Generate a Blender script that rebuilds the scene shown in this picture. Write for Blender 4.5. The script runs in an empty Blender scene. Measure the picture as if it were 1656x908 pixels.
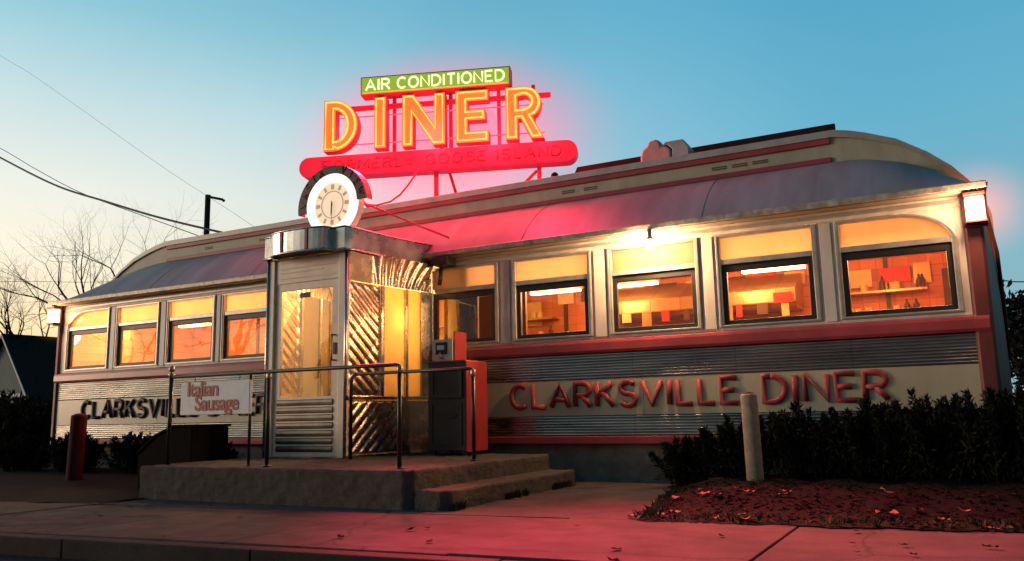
import bpy, bmesh, math, random
import numpy as np
from mathutils import Vector, Matrix
R = math.radians
PI = math.pi
rnd = random.Random(7)
scene = bpy.context.scene
COL = scene.collection

# ------------------------------------------------------------------ materials
def mat(name, col, rough=.5, metal=0.0, var=.15, scale=5.0, bump=0.0, bscale=60.0, emit=None, es=0.0,
        stretch=(1, 1, 1), dirt=0.0, dirtcol=(.05, .04, .03), coat=0.0, rvar=.12):
    m = bpy.data.materials.new(name)
    m.use_nodes = True
    nt = m.node_tree
    b = nt.nodes['Principled BSDF']
    tc = nt.nodes.new('ShaderNodeTexCoord')
    mp = nt.nodes.new('ShaderNodeMapping')
    mp.inputs['Scale'].default_value = stretch
    nt.links.new(tc.outputs['Object'], mp.inputs['Vector'])
    n = nt.nodes.new('ShaderNodeTexNoise')
    n.inputs['Scale'].default_value = scale
    n.inputs['Detail'].default_value = 6
    n.inputs['Roughness'].default_value = .62
    nt.links.new(mp.outputs['Vector'], n.inputs['Vector'])
    r = nt.nodes.new('ShaderNodeValToRGB')
    r.color_ramp.elements[0].position = .3
    r.color_ramp.elements[1].position = .7
    r.color_ramp.elements[0].color = tuple(max(0, c * (1 - var)) for c in col) + (1,)
    r.color_ramp.elements[1].color = tuple(min(1, c * (1 + var)) for c in col) + (1,)
    nt.links.new(n.outputs['Fac'], r.inputs['Fac'])
    out = r.outputs['Color']
    if dirt > 0:
        n2 = nt.nodes.new('ShaderNodeTexNoise')
        n2.inputs['Scale'].default_value = scale * 2.3
        n2.inputs['Detail'].default_value = 8
        nt.links.new(mp.outputs['Vector'], n2.inputs['Vector'])
        r2 = nt.nodes.new('ShaderNodeValToRGB')
        r2.color_ramp.elements[0].position = .42
        r2.color_ramp.elements[1].position = .82
        r2.color_ramp.elements[0].color = (0, 0, 0, 1)
        r2.color_ramp.elements[1].color = (dirt, dirt, dirt, 1)
        nt.links.new(n2.outputs['Fac'], r2.inputs['Fac'])
        mx = nt.nodes.new('ShaderNodeMixRGB')
        nt.links.new(r2.outputs['Color'], mx.inputs['Fac'])
        nt.links.new(out, mx.inputs['Color1'])
        mx.inputs['Color2'].default_value = tuple(dirtcol) + (1,)
        out = mx.outputs['Color']
    nt.links.new(out, b.inputs['Base Color'])
    b.inputs['Metallic'].default_value = metal
    if rough >= .72: b.inputs['Specular IOR Level'].default_value = .06
    mr = nt.nodes.new('ShaderNodeMapRange')
    mr.inputs['To Min'].default_value = max(.02, rough - rvar)
    mr.inputs['To Max'].default_value = min(1, rough + rvar)
    nt.links.new(n.outputs['Fac'], mr.inputs['Value'])
    nt.links.new(mr.outputs['Result'], b.inputs['Roughness'])
    if coat:
        b.inputs['Coat Weight'].default_value = coat
        b.inputs['Coat Roughness'].default_value = .15
    if emit is not None:
        b.inputs['Emission Color'].default_value = tuple(emit) + (1,)
        b.inputs['Emission Strength'].default_value = es
    if bump:
        n3 = nt.nodes.new('ShaderNodeTexNoise')
        n3.inputs['Scale'].default_value = bscale
        n3.inputs['Detail'].default_value = 5
        nt.links.new(mp.outputs['Vector'], n3.inputs['Vector'])
        bp = nt.nodes.new('ShaderNodeBump')
        bp.inputs['Strength'].default_value = bump
        bp.inputs['Distance'].default_value = .02
        nt.links.new(n3.outputs['Fac'], bp.inputs['Height'])
        nt.links.new(bp.outputs['Normal'], b.inputs['Normal'])
    return m

def emis(name, col, strength, var=0.0, scale=20.0):
    m = bpy.data.materials.new(name)
    m.use_nodes = True
    nt = m.node_tree
    nt.nodes.clear()
    o = nt.nodes.new('ShaderNodeOutputMaterial')
    e = nt.nodes.new('ShaderNodeEmission')
    e.inputs['Color'].default_value = tuple(col) + (1,)
    e.inputs['Strength'].default_value = strength
    if var:
        tc = nt.nodes.new('ShaderNodeTexCoord')
        n = nt.nodes.new('ShaderNodeTexNoise')
        n.inputs['Scale'].default_value = scale
        nt.links.new(tc.outputs['Object'], n.inputs['Vector'])
        mr = nt.nodes.new('ShaderNodeMapRange')
        mr.inputs['From Min'].default_value = .3
        mr.inputs['From Max'].default_value = .7
        mr.inputs['To Min'].default_value = strength * (1 - var)
        mr.inputs['To Max'].default_value = strength * (1 + var)
        nt.links.new(n.outputs['Fac'], mr.inputs['Value'])
        nt.links.new(mr.outputs['Result'], e.inputs['Strength'])
    nt.links.new(e.outputs[0], o.inputs['Surface'])
    return m

def glass(name, tint, refl=1.0, base=.04, rough=.015):
    m = bpy.data.materials.new(name)
    m.use_nodes = True
    nt = m.node_tree
    nt.nodes.clear()
    o = nt.nodes.new('ShaderNodeOutputMaterial')
    t = nt.nodes.new('ShaderNodeBsdfTransparent')
    t.inputs['Color'].default_value = tuple(tint) + (1,)
    g = nt.nodes.new('ShaderNodeBsdfGlossy')
    g.inputs['Roughness'].default_value = rough
    tc = nt.nodes.new('ShaderNodeTexCoord')
    n = nt.nodes.new('ShaderNodeTexNoise')
    n.inputs['Scale'].default_value = 1.6
    nt.links.new(tc.outputs['Object'], n.inputs['Vector'])
    bp = nt.nodes.new('ShaderNodeBump')
    bp.inputs['Strength'].default_value = .05
    bp.inputs['Distance'].default_value = .05
    nt.links.new(n.outputs['Fac'], bp.inputs['Height'])
    nt.links.new(bp.outputs['Normal'], g.inputs['Normal'])
    f = nt.nodes.new('ShaderNodeFresnel')
    f.inputs['IOR'].default_value = 1.6
    mm = nt.nodes.new('ShaderNodeMath')
    mm.operation = 'MULTIPLY_ADD'
    mm.inputs[1].default_value = refl
    mm.inputs[2].default_value = base
    nt.links.new(f.outputs[0], mm.inputs[0])
    mx = nt.nodes.new('ShaderNodeMixShader')
    nt.links.new(mm.outputs[0], mx.inputs[0])
    nt.links.new(t.outputs[0], mx.inputs[1])
    nt.links.new(g.outputs[0], mx.inputs[2])
    nt.links.new(mx.outputs[0], o.inputs['Surface'])
    return m

def frosted(name, col, trans=.8):
    m = bpy.data.materials.new(name)
    m.use_nodes = True
    nt = m.node_tree
    nt.nodes.clear()
    o = nt.nodes.new('ShaderNodeOutputMaterial')
    t = nt.nodes.new('ShaderNodeBsdfTranslucent')
    t.inputs['Color'].default_value = tuple(col) + (1,)
    p = nt.nodes.new('ShaderNodeBsdfPrincipled')
    p.inputs['Base Color'].default_value = tuple(c * .5 for c in col) + (1,)
    p.inputs['Roughness'].default_value = .12
    tc = nt.nodes.new('ShaderNodeTexCoord')
    n = nt.nodes.new('ShaderNodeTexNoise')
    n.inputs['Scale'].default_value = 2.5
    n.inputs['Detail'].default_value = 4
    nt.links.new(tc.outputs['Object'], n.inputs['Vector'])
    r = nt.nodes.new('ShaderNodeValToRGB')
    r.color_ramp.elements[0].position = .3
    r.color_ramp.elements[1].position = .7
    r.color_ramp.elements[0].color = tuple(c * .8 for c in col) + (1,)
    r.color_ramp.elements[1].color = tuple(col) + (1,)
    nt.links.new(n.outputs['Fac'], r.inputs['Fac'])
    nt.links.new(r.outputs['Color'], t.inputs['Color'])
    mx = nt.nodes.new('ShaderNodeMixShader')
    mx.inputs[0].default_value = 1 - trans
    nt.links.new(t.outputs[0], mx.inputs[1])
    nt.links.new(p.outputs[0], mx.inputs[2])
    nt.links.new(mx.outputs[0], o.inputs['Surface'])
    return m

M = {}
M['stainless'] = mat('stainless', (.55, .53, .50), .27, 1.0, .25, 3, .06, 30, stretch=(1, 1, 1), dirt=.35, dirtcol=(.18, .15, .13))
M['flute'] = mat('fluted_steel', (.42, .40, .36), .30, 1.0, .25, 2, .05, 30, stretch=(.4, 1, 3), dirt=.45, dirtcol=(.12, .10, .08))
M['kick'] = mat('kick_plate_steel', (.17, .15, .13), .38, .9, .25, 3, .05, 30, dirt=.4, dirtcol=(.05, .04, .03))
M['quilt'] = mat('quilted_steel', (.72, .60, .52), .27, 1.0, .2, 4, .05, 60)
M['cream'] = mat('cream_enamel', (.46, .42, .30), .34, 0, .12, 1.5, .04, 20, stretch=(1, 1, .3), dirt=.30, dirtcol=(.25, .2, .12), coat=.2)
M['cream_roof'] = mat('cream_roof_paint', (.40, .39, .29), .55, 0, .16, 2.5, .08, 30, stretch=(1, 1, .4), dirt=.4, dirtcol=(.2, .17, .12))
M['belt'] = mat('red_belt_enamel', (.34, .045, .055), .34, 0, .22, 2.0, .05, 25, dirt=.35, dirtcol=(.12, .03, .03), coat=.2)
M['post_red'] = mat('dark_red_paint', (.13, .022, .022), .5, 0, .3, 3.0, .08, 25, stretch=(1, 1, .4), dirt=.4)
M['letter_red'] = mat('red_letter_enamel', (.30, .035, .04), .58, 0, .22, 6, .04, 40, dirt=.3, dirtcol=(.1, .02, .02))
M['letter_shaded'] = mat('shaded_letter_enamel', (.05, .014, .014), .6, 0, .25, 6, .04, 40)  # same enamel as the right letters, with shade put into the colour
M['stripe'] = mat('roof_red_stripe', (.30, .035, .05), .5, 0, .25, 2.5, .06, 30, dirt=.3, dirtcol=(.12, .05, .04))
M['pier'] = mat('window_pier_paint', (.76, .67, .58), .42, 0, .14, 3, .05, 30, stretch=(1, 1, .3), dirt=.3, dirtcol=(.22, .17, .13))
M['frame'] = mat('window_frame_metal', (.52, .48, .44), .36, .55, .18, 5, .04, 40, dirt=.25, dirtcol=(.2, .15, .1))
M['sash'] = mat('black_rubber_sash', (.012, .010, .009), .5, 0, .3, 9, .08, 60)
M['roofmetal'] = mat('silver_roof_paint', (.25, .27, .295), .62, .0, .24, 1.1, .22, 4, stretch=(1.6, .35, .35), dirt=.55, dirtcol=(.11, .11, .11))
M['gutter'] = mat('weathered_gutter', (.46, .42, .36), .55, .5, .35, 6, .25, 30, dirt=.7, dirtcol=(.10, .065, .04))
M['soffit'] = mat('soffit_paint', (.42, .36, .30), .6, 0, .15, 3, .05, 30, dirt=.3, dirtcol=(.2, .15, .1))
M['tar'] = mat('tar_board', (.02, .018, .017), .8, 0, .3, 6, .2, 40)
M['concrete'] = mat('stoop_concrete', (.088, .075, .066), .85, 0, .22, 3, .35, 45, dirt=.65, dirtcol=(.09, .075, .06))
M['foundation'] = mat('foundation_block', (.20, .175, .15), .9, 0, .25, 3, .3, 40, dirt=.6, dirtcol=(.07, .06, .05))
M['iron'] = mat('black_iron_pipe', (.018, .017, .017), .38, .3, .3, 12, .1, 60)
M['joint'] = mat('worn_pipe_fitting', (.36, .33, .30), .35, .8, .2, 15, .1, 60)
M['signwhite'] = mat('white_sign_board', (.80, .82, .82), .5, 0, .10, 4, .03, 40, dirt=.25, dirtcol=(.25, .22, .2))
M['signred'] = mat('red_sign_lettering', (.40, .02, .03), .5, 0, .15, 10)
M['box_red'] = mat('vending_box_red', (.34, .030, .034), .42, 0, .14, 5, .05, 40, dirt=.35, dirtcol=(.18, .03, .03))  # red base colour for the side panel, top and end plate
M['box_grey'] = mat('vending_front_paint', (.028, .018, .019), .5, 0, .2, 6, .06, 50, dirt=.4)
M['darkbin'] = mat('dark_bin_paint', (.007, .006, .006), .95, 0, .3, 6, .1, 40)
M['bollard'] = mat('bollard_paint', (.33, .25, .17), .7, 0, .22, 7, .25, 70, dirt=.5, dirtcol=(.12, .07, .05))
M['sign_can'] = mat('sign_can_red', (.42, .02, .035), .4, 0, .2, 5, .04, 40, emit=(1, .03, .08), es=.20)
M['sign_bar'] = mat('sign_bar_red', (.30, .02, .03), .42, 0, .18, 2.5, .05, 30, dirt=.25, dirtcol=(.3, .02, .03), emit=(1, .028, .085), es=.36)
M['bar_letter'] = mat('faded_bar_lettering', (.22, .015, .02), .5, 0, .4, 9, emit=(1, .03, .07), es=.10)
M['sign_face'] = mat('sign_letter_orange', (.30, .12, .03), .45, 0, .2, 8, .03, 40, emit=(1, .36, .05), es=.52)
M['sign_green'] = mat('sign_box_green', (.012, .05, .01), .45, 0, .25, 5, .03, 40, emit=(.36, .60, .05), es=.72)
M['sign_edge'] = mat('sign_box_edge', (.25, .05, .04), .45, 0, .3, 6)
M['neon_yellow'] = emis('neon_yellow', (1.0, .66, .12), 1.25, .10, 30)
M['neon_red'] = emis('neon_red', (1.0, .05, .10), 2.2)
M['neon_white'] = emis('neon_white', (1.0, .97, .46), 1.5)
M['neon_amber'] = emis('neon_amber', (1.0, .55, .12), 1.0)
M['clock_ring'] = emis('clock_ring_glow', (1.0, .97, .86), 1.35)
M['clock_dial'] = mat('clock_dial_glass', (.62, .47, .33), .4, 0, .08, 4, emit=(1, .74, .50), es=.75)
M['clock_mark'] = mat('clock_numeral_paint', (.26, .20, .13), .5, emit=(.5, .35, .2), es=.6)
M['clock_hand'] = mat('clock_hand_paint', (.10, .09, .06), .5)
M['arch'] = mat('clock_arch_paint', (.10, .03, .03), .5, 0, .3, 6)
M['arch_letter'] = mat('clock_arch_lettering', (.30, .16, .13), .5, 0, .2, 6)
M['lamp'] = emis('lamp_glass', (1.0, .78, .42), 4.5)
M['lamp_soft'] = emis('lamp_glass_dim', (1.0, .72, .36), 3.5)
M['bulb'] = emis('flood_bulb', (1.0, .58, .28), 1450)
M['tube'] = emis('fluorescent_tube', (1.0, .66, .30), 17.0)
M['wall_in'] = mat('interior_wall', (.78, .29, .14), .6, 0, .15, 2)
M['ceil_in'] = mat('interior_ceiling', (.80, .48, .20), .5, 0, .1, 2)
M['in_steel'] = mat('interior_hood_steel', (.65, .42, .2), .35, .6, .2, 3)
M['in_red'] = mat('interior_red', (.62, .03, .03), .5, 0, .15, 4)
M['in_cream'] = mat('interior_cream', (.85, .62, .25), .5, 0, .15, 4)
M['in_dark'] = mat('interior_dark', (.10, .045, .035), .6, 0, .25, 4)
M['in_floor'] = mat('interior_floor', (.3, .16, .08), .5)
M['glass'] = glass('window_glass', (.93, .80, .62), 1.0, .05)
M['glass_left'] = glass('mirror_window_glass', (.92, .76, .52), 1.7, .16)
M['doorglass'] = glass('door_glass', (.72, .66, .55), 1.2, .12)
M['transom'] = frosted('amber_transom_glass', (.98, .78, .56))
M['vestglass'] = frosted('vestibule_amber_glass', (.98, .78, .46))
M['house_wall'] = mat('weatherboard_grey', (.20, .24, .22), .8, 0, .15, 4)
M['house_roof'] = mat('dark_shingle_roof', (.030, .024, .022), .9, 0, .3, 6, .3, 20)
M['red_roof'] = mat('red_shingle_roof', (.22, .06, .04), .9, 0, .3, 6, .3, 20)
M['white_trim'] = mat('white_trim_paint', (.45, .47, .46), .6, 0, .1, 6)
M['bark'] = mat('tree_bark', (.035, .026, .022), .9, 0, .3, 8, .4, 30)
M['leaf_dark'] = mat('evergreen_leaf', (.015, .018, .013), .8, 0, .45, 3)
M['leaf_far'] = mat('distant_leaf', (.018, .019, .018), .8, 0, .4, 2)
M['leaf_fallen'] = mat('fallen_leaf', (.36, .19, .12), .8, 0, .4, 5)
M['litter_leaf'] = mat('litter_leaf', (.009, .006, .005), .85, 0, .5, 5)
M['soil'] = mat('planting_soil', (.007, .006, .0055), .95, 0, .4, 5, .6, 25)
M['wood'] = mat('pole_wood', (.035, .028, .024), .9, 0, .3, 6, .3, 30)
M['wire'] = mat('black_cable', (.012, .012, .012), .6)
M['skin'] = mat('skin', (.45, .22, .13), .5, 0, .1, 8)
M['shirt'] = mat('shirt_cloth', (.14, .05, .05), .8, 0, .2, 9)
M['hair'] = mat('dark_hair', (.02, .013, .01), .6, 0, .3, 30)
M['vent_pink_lit'] = mat('roof_vent_pink_light', (.55, .30, .30), .5, 0, .15, 5, .05, 40)  # pink light of the sign put into the hood's base colour
M['vent_grey'] = mat('roof_vent_metal', (.38, .36, .34), .5, .3, .2, 5, .05, 40)
M['grass'] = mat('dry_grass', (.05, .045, .025), .8, 0, .4, 5)

M['door_cream'] = mat('door_cream_enamel', (.74, .63, .52), .38, .1, .10, 4, .04, 40, dirt=.2, dirtcol=(.3, .22, .15))
# sidewalk / asphalt with cracks and stains
def pavement(name, col, speck=.25, crack=True):
    m = mat(name, col, .86, 0, .28, 1.3, .30, 70, dirt=.75, dirtcol=tuple(c * .42 for c in col))
    nt = m.node_tree
    b = nt.nodes['Principled BSDF']
    src = b.inputs['Base Color'].links[0].from_socket
    tc = nt.nodes['Texture Coordinate']
    n = nt.nodes.new('ShaderNodeTexNoise')
    n.inputs['Scale'].default_value = 140
    n.inputs['Detail'].default_value = 3
    nt.links.new(tc.outputs['Object'], n.inputs['Vector'])
    mr = nt.nodes.new('ShaderNodeMapRange')
    mr.inputs['From Min'].default_value = .3
    mr.inputs['From Max'].default_value = .7
    mr.inputs['To Min'].default_value = 1 - speck
    mr.inputs['To Max'].default_value = 1 + speck
    nt.links.new(n.outputs['Fac'], mr.inputs['Value'])
    mx = nt.nodes.new('ShaderNodeMixRGB')
    mx.blend_type = 'MULTIPLY'
    mx.inputs['Fac'].default_value = 1
    nt.links.new(src, mx.inputs['Color1'])
    nt.links.new(mr.outputs['Result'], mx.inputs['Color2'])
    out = mx.outputs['Color']
    if crack:
        v = nt.nodes.new('ShaderNodeTexVoronoi')
        v.feature = 'DISTANCE_TO_EDGE'
        v.inputs['Scale'].default_value = .42
        nn = nt.nodes.new('ShaderNodeTexNoise')
        nn.inputs['Scale'].default_value = 2.2
        nn.inputs['Detail'].default_value = 6
        nt.links.new(tc.outputs['Object'], nn.inputs['Vector'])
        add = nt.nodes.new('ShaderNodeMixRGB')
        add.inputs['Fac'].default_value = .25
        nt.links.new(tc.outputs['Object'], add.inputs['Color1'])
        nt.links.new(nn.outputs['Color'], add.inputs['Color2'])
        nt.links.new(add.outputs['Color'], v.inputs['Vector'])
        cr = nt.nodes.new('ShaderNodeValToRGB')
        cr.color_ramp.elements[0].position = .0015
        cr.color_ramp.elements[1].position = .006
        cr.color_ramp.elements[0].color = (.6, .6, .6, 1)
        cr.color_ramp.elements[1].color = (1, 1, 1, 1)
        nt.links.new(v.outputs['Distance'], cr.inputs['Fac'])
        m2 = nt.nodes.new('ShaderNodeMixRGB')
        m2.blend_type = 'MULTIPLY'
        m2.inputs['Fac'].default_value = 1
        nt.links.new(out, m2.inputs['Color1'])
        nt.links.new(cr.outputs['Color'], m2.inputs['Color2'])
        out = m2.outputs['Color']
    nt.links.new(out, b.inputs['Base Color'])
    return m
M['sidewalk'] = pavement('sidewalk_concrete', (.092, .074, .070))
M['kerbstone'] = pavement('kerb_concrete', (.065, .055, .05), crack=False)
M['asphalt'] = pavement('road_asphalt', (.045, .043, .042), .4)
M['ground'] = mat('dark_ground', (.026, .024, .020), .95, 0, .4, 2, .5, 12)

def tiled(m, sx, sz, depth):
    nt = m.node_tree
    b = nt.nodes['Principled BSDF']
    src = b.inputs['Base Color'].links[0].from_socket
    tc = nt.nodes['Texture Coordinate']
    mp = nt.nodes.new('ShaderNodeMapping')
    mp.inputs['Rotation'].default_value = (R(90), 0, 0)
    nt.links.new(tc.outputs['Object'], mp.inputs['Vector'])
    br = nt.nodes.new('ShaderNodeTexBrick')
    br.offset = 0
    br.inputs['Scale'].default_value = 1
    br.inputs['Brick Width'].default_value = sx
    br.inputs['Row Height'].default_value = sz
    br.inputs['Mortar Size'].default_value = .008
    br.inputs['Color1'].default_value = (1, 1, 1, 1)
    br.inputs['Color2'].default_value = (.72, .66, .6, 1)
    br.inputs['Mortar'].default_value = (depth, depth * .8, depth * .7, 1)
    nt.links.new(mp.outputs['Vector'], br.inputs['Vector'])
    mx = nt.nodes.new('ShaderNodeMixRGB')
    mx.blend_type = 'MULTIPLY'
    mx.inputs['Fac'].default_value = 1
    nt.links.new(src, mx.inputs['Color1'])
    nt.links.new(br.outputs['Color'], mx.inputs['Color2'])
    nt.links.new(mx.outputs['Color'], b.inputs['Base Color'])
tiled(M['wall_in'], .22, .16, .72)
tiled(M['in_steel'], .48, .60, .6)

# ------------------------------------------------------------------ mesh builder
class MB:
    def __init__(s):
        s.v = []
        s.f = []
    def quad(s, a, b, c, d):
        n = len(s.v)
        s.v += [tuple(a), tuple(b), tuple(c), tuple(d)]
        s.f.append((n, n + 1, n + 2, n + 3))
    def box(s, x0, x1, y0, y1, z0, z1):
        n = len(s.v)
        s.v += [(x0, y0, z0), (x1, y0, z0), (x1, y1, z0), (x0, y1, z0), (x0, y0, z1), (x1, y0, z1), (x1, y1, z1), (x0, y1, z1)]
        s.f += [tuple(n + i for i in q) for q in ((0, 3, 2, 1), (4, 5, 6, 7), (0, 1, 5, 4), (1, 2, 6, 5), (2, 3, 7, 6), (3, 0, 4, 7))]
        return s
    def prism(s, poly, d0, d1, axis='y'):
        """poly: 2-D loop; extruded along axis from d0 to d1. axis y: (x,z); x: (y,z); z: (x,y)"""
        n = len(s.v)
        k = len(poly)
        def P(p, d):
            return {'y': (p[0], d, p[1]), 'x': (d, p[0], p[1]), 'z': (p[0], p[1], d)}[axis]
        s.v += [P(p, d0) for p in poly] + [P(p, d1) for p in poly]
        s.f.append(tuple(range(n, n + k)))
        s.f.append(tuple(range(n + 2 * k - 1, n + k - 1, -1)))
        for i in range(k):
            j = (i + 1) % k
            s.f.append((n + j, n + i, n + k + i, n + k + j))
        return s
    def ring(s, outer, inner, d0, d1, axis='y'):
        n = len(s.v)
        k = len(outer)
        def P(p, d):
            return {'y': (p[0], d, p[1]), 'x': (d, p[0], p[1]), 'z': (p[0], p[1], d)}[axis]
        for L, d in ((outer, d0), (inner, d0), (outer, d1), (inner, d1)):
            s.v += [P(p, d) for p in L]
        for i in range(k):
            j = (i + 1) % k
            s.f += [(n + i, n + j, n + k + j, n + k + i), (n + 2 * k + j, n + 2 * k + i, n + 3 * k + i, n + 3 * k + j),
                    (n + j, n + i, n + 2 * k + i, n + 2 * k + j), (n + k + i, n + k + j, n + 3 * k + j, n + 3 * k + i)]
        return s
    def tube(s, pts, r, n=8, closed=False, cap=True, flat=1.0, flat_axis=None):
        pts = [Vector(p) for p in pts]
        rs = r if isinstance(r, (list, tuple)) else [r] * len(pts)
        k = len(pts)
        base = len(s.v)
        ref = None
        for i, p in enumerate(pts):
            if closed:
                t = (pts[(i + 1) % k] - pts[i]).normalized() + (pts[i] - pts[i - 1]).normalized()
            else:
                a = (pts[i + 1] - pts[i]) if i < k - 1 else (pts[i] - pts[i - 1])
                b = (pts[i] - pts[i - 1]) if i > 0 else a
                t = a.normalized() + b.normalized()
            if t.length < 1e-6:
                t = Vector((0, 0, 1))
            t.normalize()
            if ref is None:
                ref = Vector((0, 0, 1)) if abs(t.z) < .9 else Vector((1, 0, 0))
                ref = (ref - t * ref.dot(t)).normalized()
            else:
                ref = ref - t * ref.dot(t)
                if ref.length < 1e-4:
                    ref = t.orthogonal()
                ref.normalize()
            w = t.cross(ref)
            for j in range(n):
                a = 2 * PI * j / n
                o = (ref * math.cos(a) + w * math.sin(a)) * rs[i]
                if flat_axis is not None:
                    o[flat_axis] *= flat
                s.v.append(tuple(p + o))
        m = k if closed else k - 1
        for i in range(m):
            i2 = (i + 1) % k
            for j in range(n):
                j2 = (j + 1) % n
                s.f.append((base + i * n + j, base + i * n + j2, base + i2 * n + j2, base + i2 * n + j))
        if not closed and cap:
            s.f.append(tuple(base + j for j in range(n - 1, -1, -1)))
            s.f.append(tuple(base + (k - 1) * n + j for j in range(n)))
        return s
    def lathe(s, prof, c, n=16):
        base = len(s.v)
        for (r, z) in prof:
            for j in range(n):
                a = 2 * PI * j / n
                s.v.append((c[0] + r * math.cos(a), c[1] + r * math.sin(a), c[2] + z))
        for i in range(len(prof) - 1):
            for j in range(n):
                j2 = (j + 1) % n
                s.f.append((base + i * n + j, base + i * n + j2, base + (i + 1) * n + j2, base + (i + 1) * n + j))
        s.f.append(tuple(base + j for j in range(n - 1, -1, -1)))
        e = base + (len(prof) - 1) * n
        s.f.append(tuple(e + j for j in range(n)))
        return s
    def grid(s, fn, nu, nv):
        base = len(s.v)
        for i in range(nu + 1):
            for j in range(nv + 1):
                s.v.append(tuple(fn(i / nu, j / nv)))
        for i in range(nu):
            for j in range(nv):
                a = base + i * (nv + 1) + j
                s.f.append((a, a + nv + 1, a + nv + 2, a + 1))
        return s
    def build(s, name, m, parent=None, smooth=False, bevel=0.0, world=True, xf=None):
        me = bpy.data.meshes.new(name)
        vs = s.v
        if xf is not None:
            vs = [tuple(xf @ Vector(p)) for p in vs]
        off = Vector((0, 0, 0))
        if parent is not None and world:
            off = world_loc(parent)
            vs = [(p[0] - off.x, p[1] - off.y, p[2] - off.z) for p in vs]
        me.from_pydata(vs, [], s.f)
        me.update()
        if smooth:
            me.shade_smooth()
        me.materials.append(m)
        o = bpy.data.objects.new(name, me)
        COL.objects.link(o)
        if parent is not None:
            o.parent = parent
        if bevel:
            b = o.modifiers.new('bevel', 'BEVEL')
            b.width = bevel
            b.segments = 2
            b.limit_method = 'ANGLE'
            b.angle_limit = R(40)
        return o

def world_loc(o):
    p = Vector(o.location)
    while o.parent:
        o = o.parent
        p = p + Vector(o.location)
    return p

def tag(o, label=None, cat=None, group=None, kind=None):
    if label: o['label'] = label
    if cat: o['category'] = cat
    if group: o['group'] = group
    if kind: o['kind'] = kind
    return o

def thing(name, loc, label, cat, group=None):
    o = bpy.data.objects.new(name, None)
    o.empty_display_size = .2
    o.location = loc
    COL.objects.link(o)
    return tag(o, label, cat, group)

def arc(cx, cy, rx, ry, a0, a1, n=12):
    return [(cx + rx * math.cos(R(a0 + (a1 - a0) * i / n)), cy + ry * math.sin(R(a0 + (a1 - a0) * i / n))) for i in range(n + 1)]

# ------------------------------------------------------------------ stroke alphabet (unit height)
def glyph(ch):
    S = {
        'A': (.74, [[(0, 0), (.37, 1), (.74, 0)], [(.14, .33), (.60, .33)]]),
        'C': (.66, [arc(.36, .5, .36, .5, 48, 312, 18)]),
        'D': (.66, [[(.24, 1), (0, 1), (0, 0), (.24, 0)] + arc(.24, .5, .42, .5, -90, 90, 14)[1:]]),
        'E': (.54, [[(.54, 1), (0, 1), (0, 0), (.54, 0)], [(0, .52), (.44, .52)]]),
        'F': (.52, [[(.52, 1), (0, 1), (0, 0)], [(0, .52), (.42, .52)]]),
        'G': (.70, [arc(.37, .5, .37, .5, 48, 300, 18) + [(.68, .16), (.68, .45), (.42, .45)]]),
        'H': (.62, [[(0, 0), (0, 1)], [(.62, 0), (.62, 1)], [(0, .5), (.62, .5)]]),
        'I': (.06, [[(.03, 0), (.03, 1)]]),
        'K': (.64, [[(0, 0), (0, 1)], [(.60, 1), (.02, .42)], [(.22, .60), (.64, 0)]]),
        'L': (.52, [[(0, 1), (0, 0), (.52, 0)]]),
        'M': (.78, [[(0, 0), (0, 1), (.39, .3), (.78, 1), (.78, 0)]]),
        'N': (.64, [[(0, 0), (0, 1), (.64, 0), (.64, 1)]]),
        'O': (.74, [arc(.37, .5, .37, .5, 0, 352, 24)]),
        'R': (.62, [[(0, 0), (0, 1), (.30, 1)] + arc(.30, .74, .28, .26, 90, -90, 10)[1:] + [(0, .48)], [(.28, .48), (.62, 0)]]),
        'S': (.60, [arc(.31, .745, .275, .255, 30, 270, 14)[:-1] + arc(.31, .25, .29, .25, 90, -155, 14)]),
        'T': (.60, [[(0, 1), (.60, 1)], [(.30, 1), (.30, 0)]]),
        'U': (.62, [[(0, 1)] + arc(.31, .31, .31, .31, 180, 360, 12) + [(.62, 1)]]),
        'V': (.72, [[(0, 1), (.36, 0), (.72, 1)]]),
        'W': (.95, [[(0, 1), (.24, 0), (.475, .9), (.71, 0), (.95, 1)]]),
        'Y': (.66, [[(0, 1), (.33, .48), (.66, 1)], [(.33, .48), (.33, 0)]]),
        ' ': (.30, []),
    }
    return S[ch]

def text_strokes(txt, gap=.24, space=.3):
    """-> list of (char, [strokes]) with total width, height 1"""
    x = 0
    out = []
    for ch in txt:
        if ch == ' ':
            x += space
            continue
        w, st = glyph(ch)
        out.append((ch, [[(p[0] + x, p[1]) for p in s] for s in st]))
        x += w + gap
    return out, x - gap

# ------------------------------------------------------------------ camera
cam = bpy.data.cameras.new('camera')
cam.sensor_width = 36
cam.lens = 1330 / 1656 * 36
cam.clip_end = 2000
co = bpy.data.objects.new('camera', cam)
COL.objects.link(co)
rm = Matrix(((.8820699, .0928848, .4618713), (.4706967, -.1322769, -.8723230), (-.0199306, .9868512, -.1603980)))
co.matrix_world = Matrix.Translation((0, -10, .88)) @ rm.to_4x4()
scene.camera = co

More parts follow.
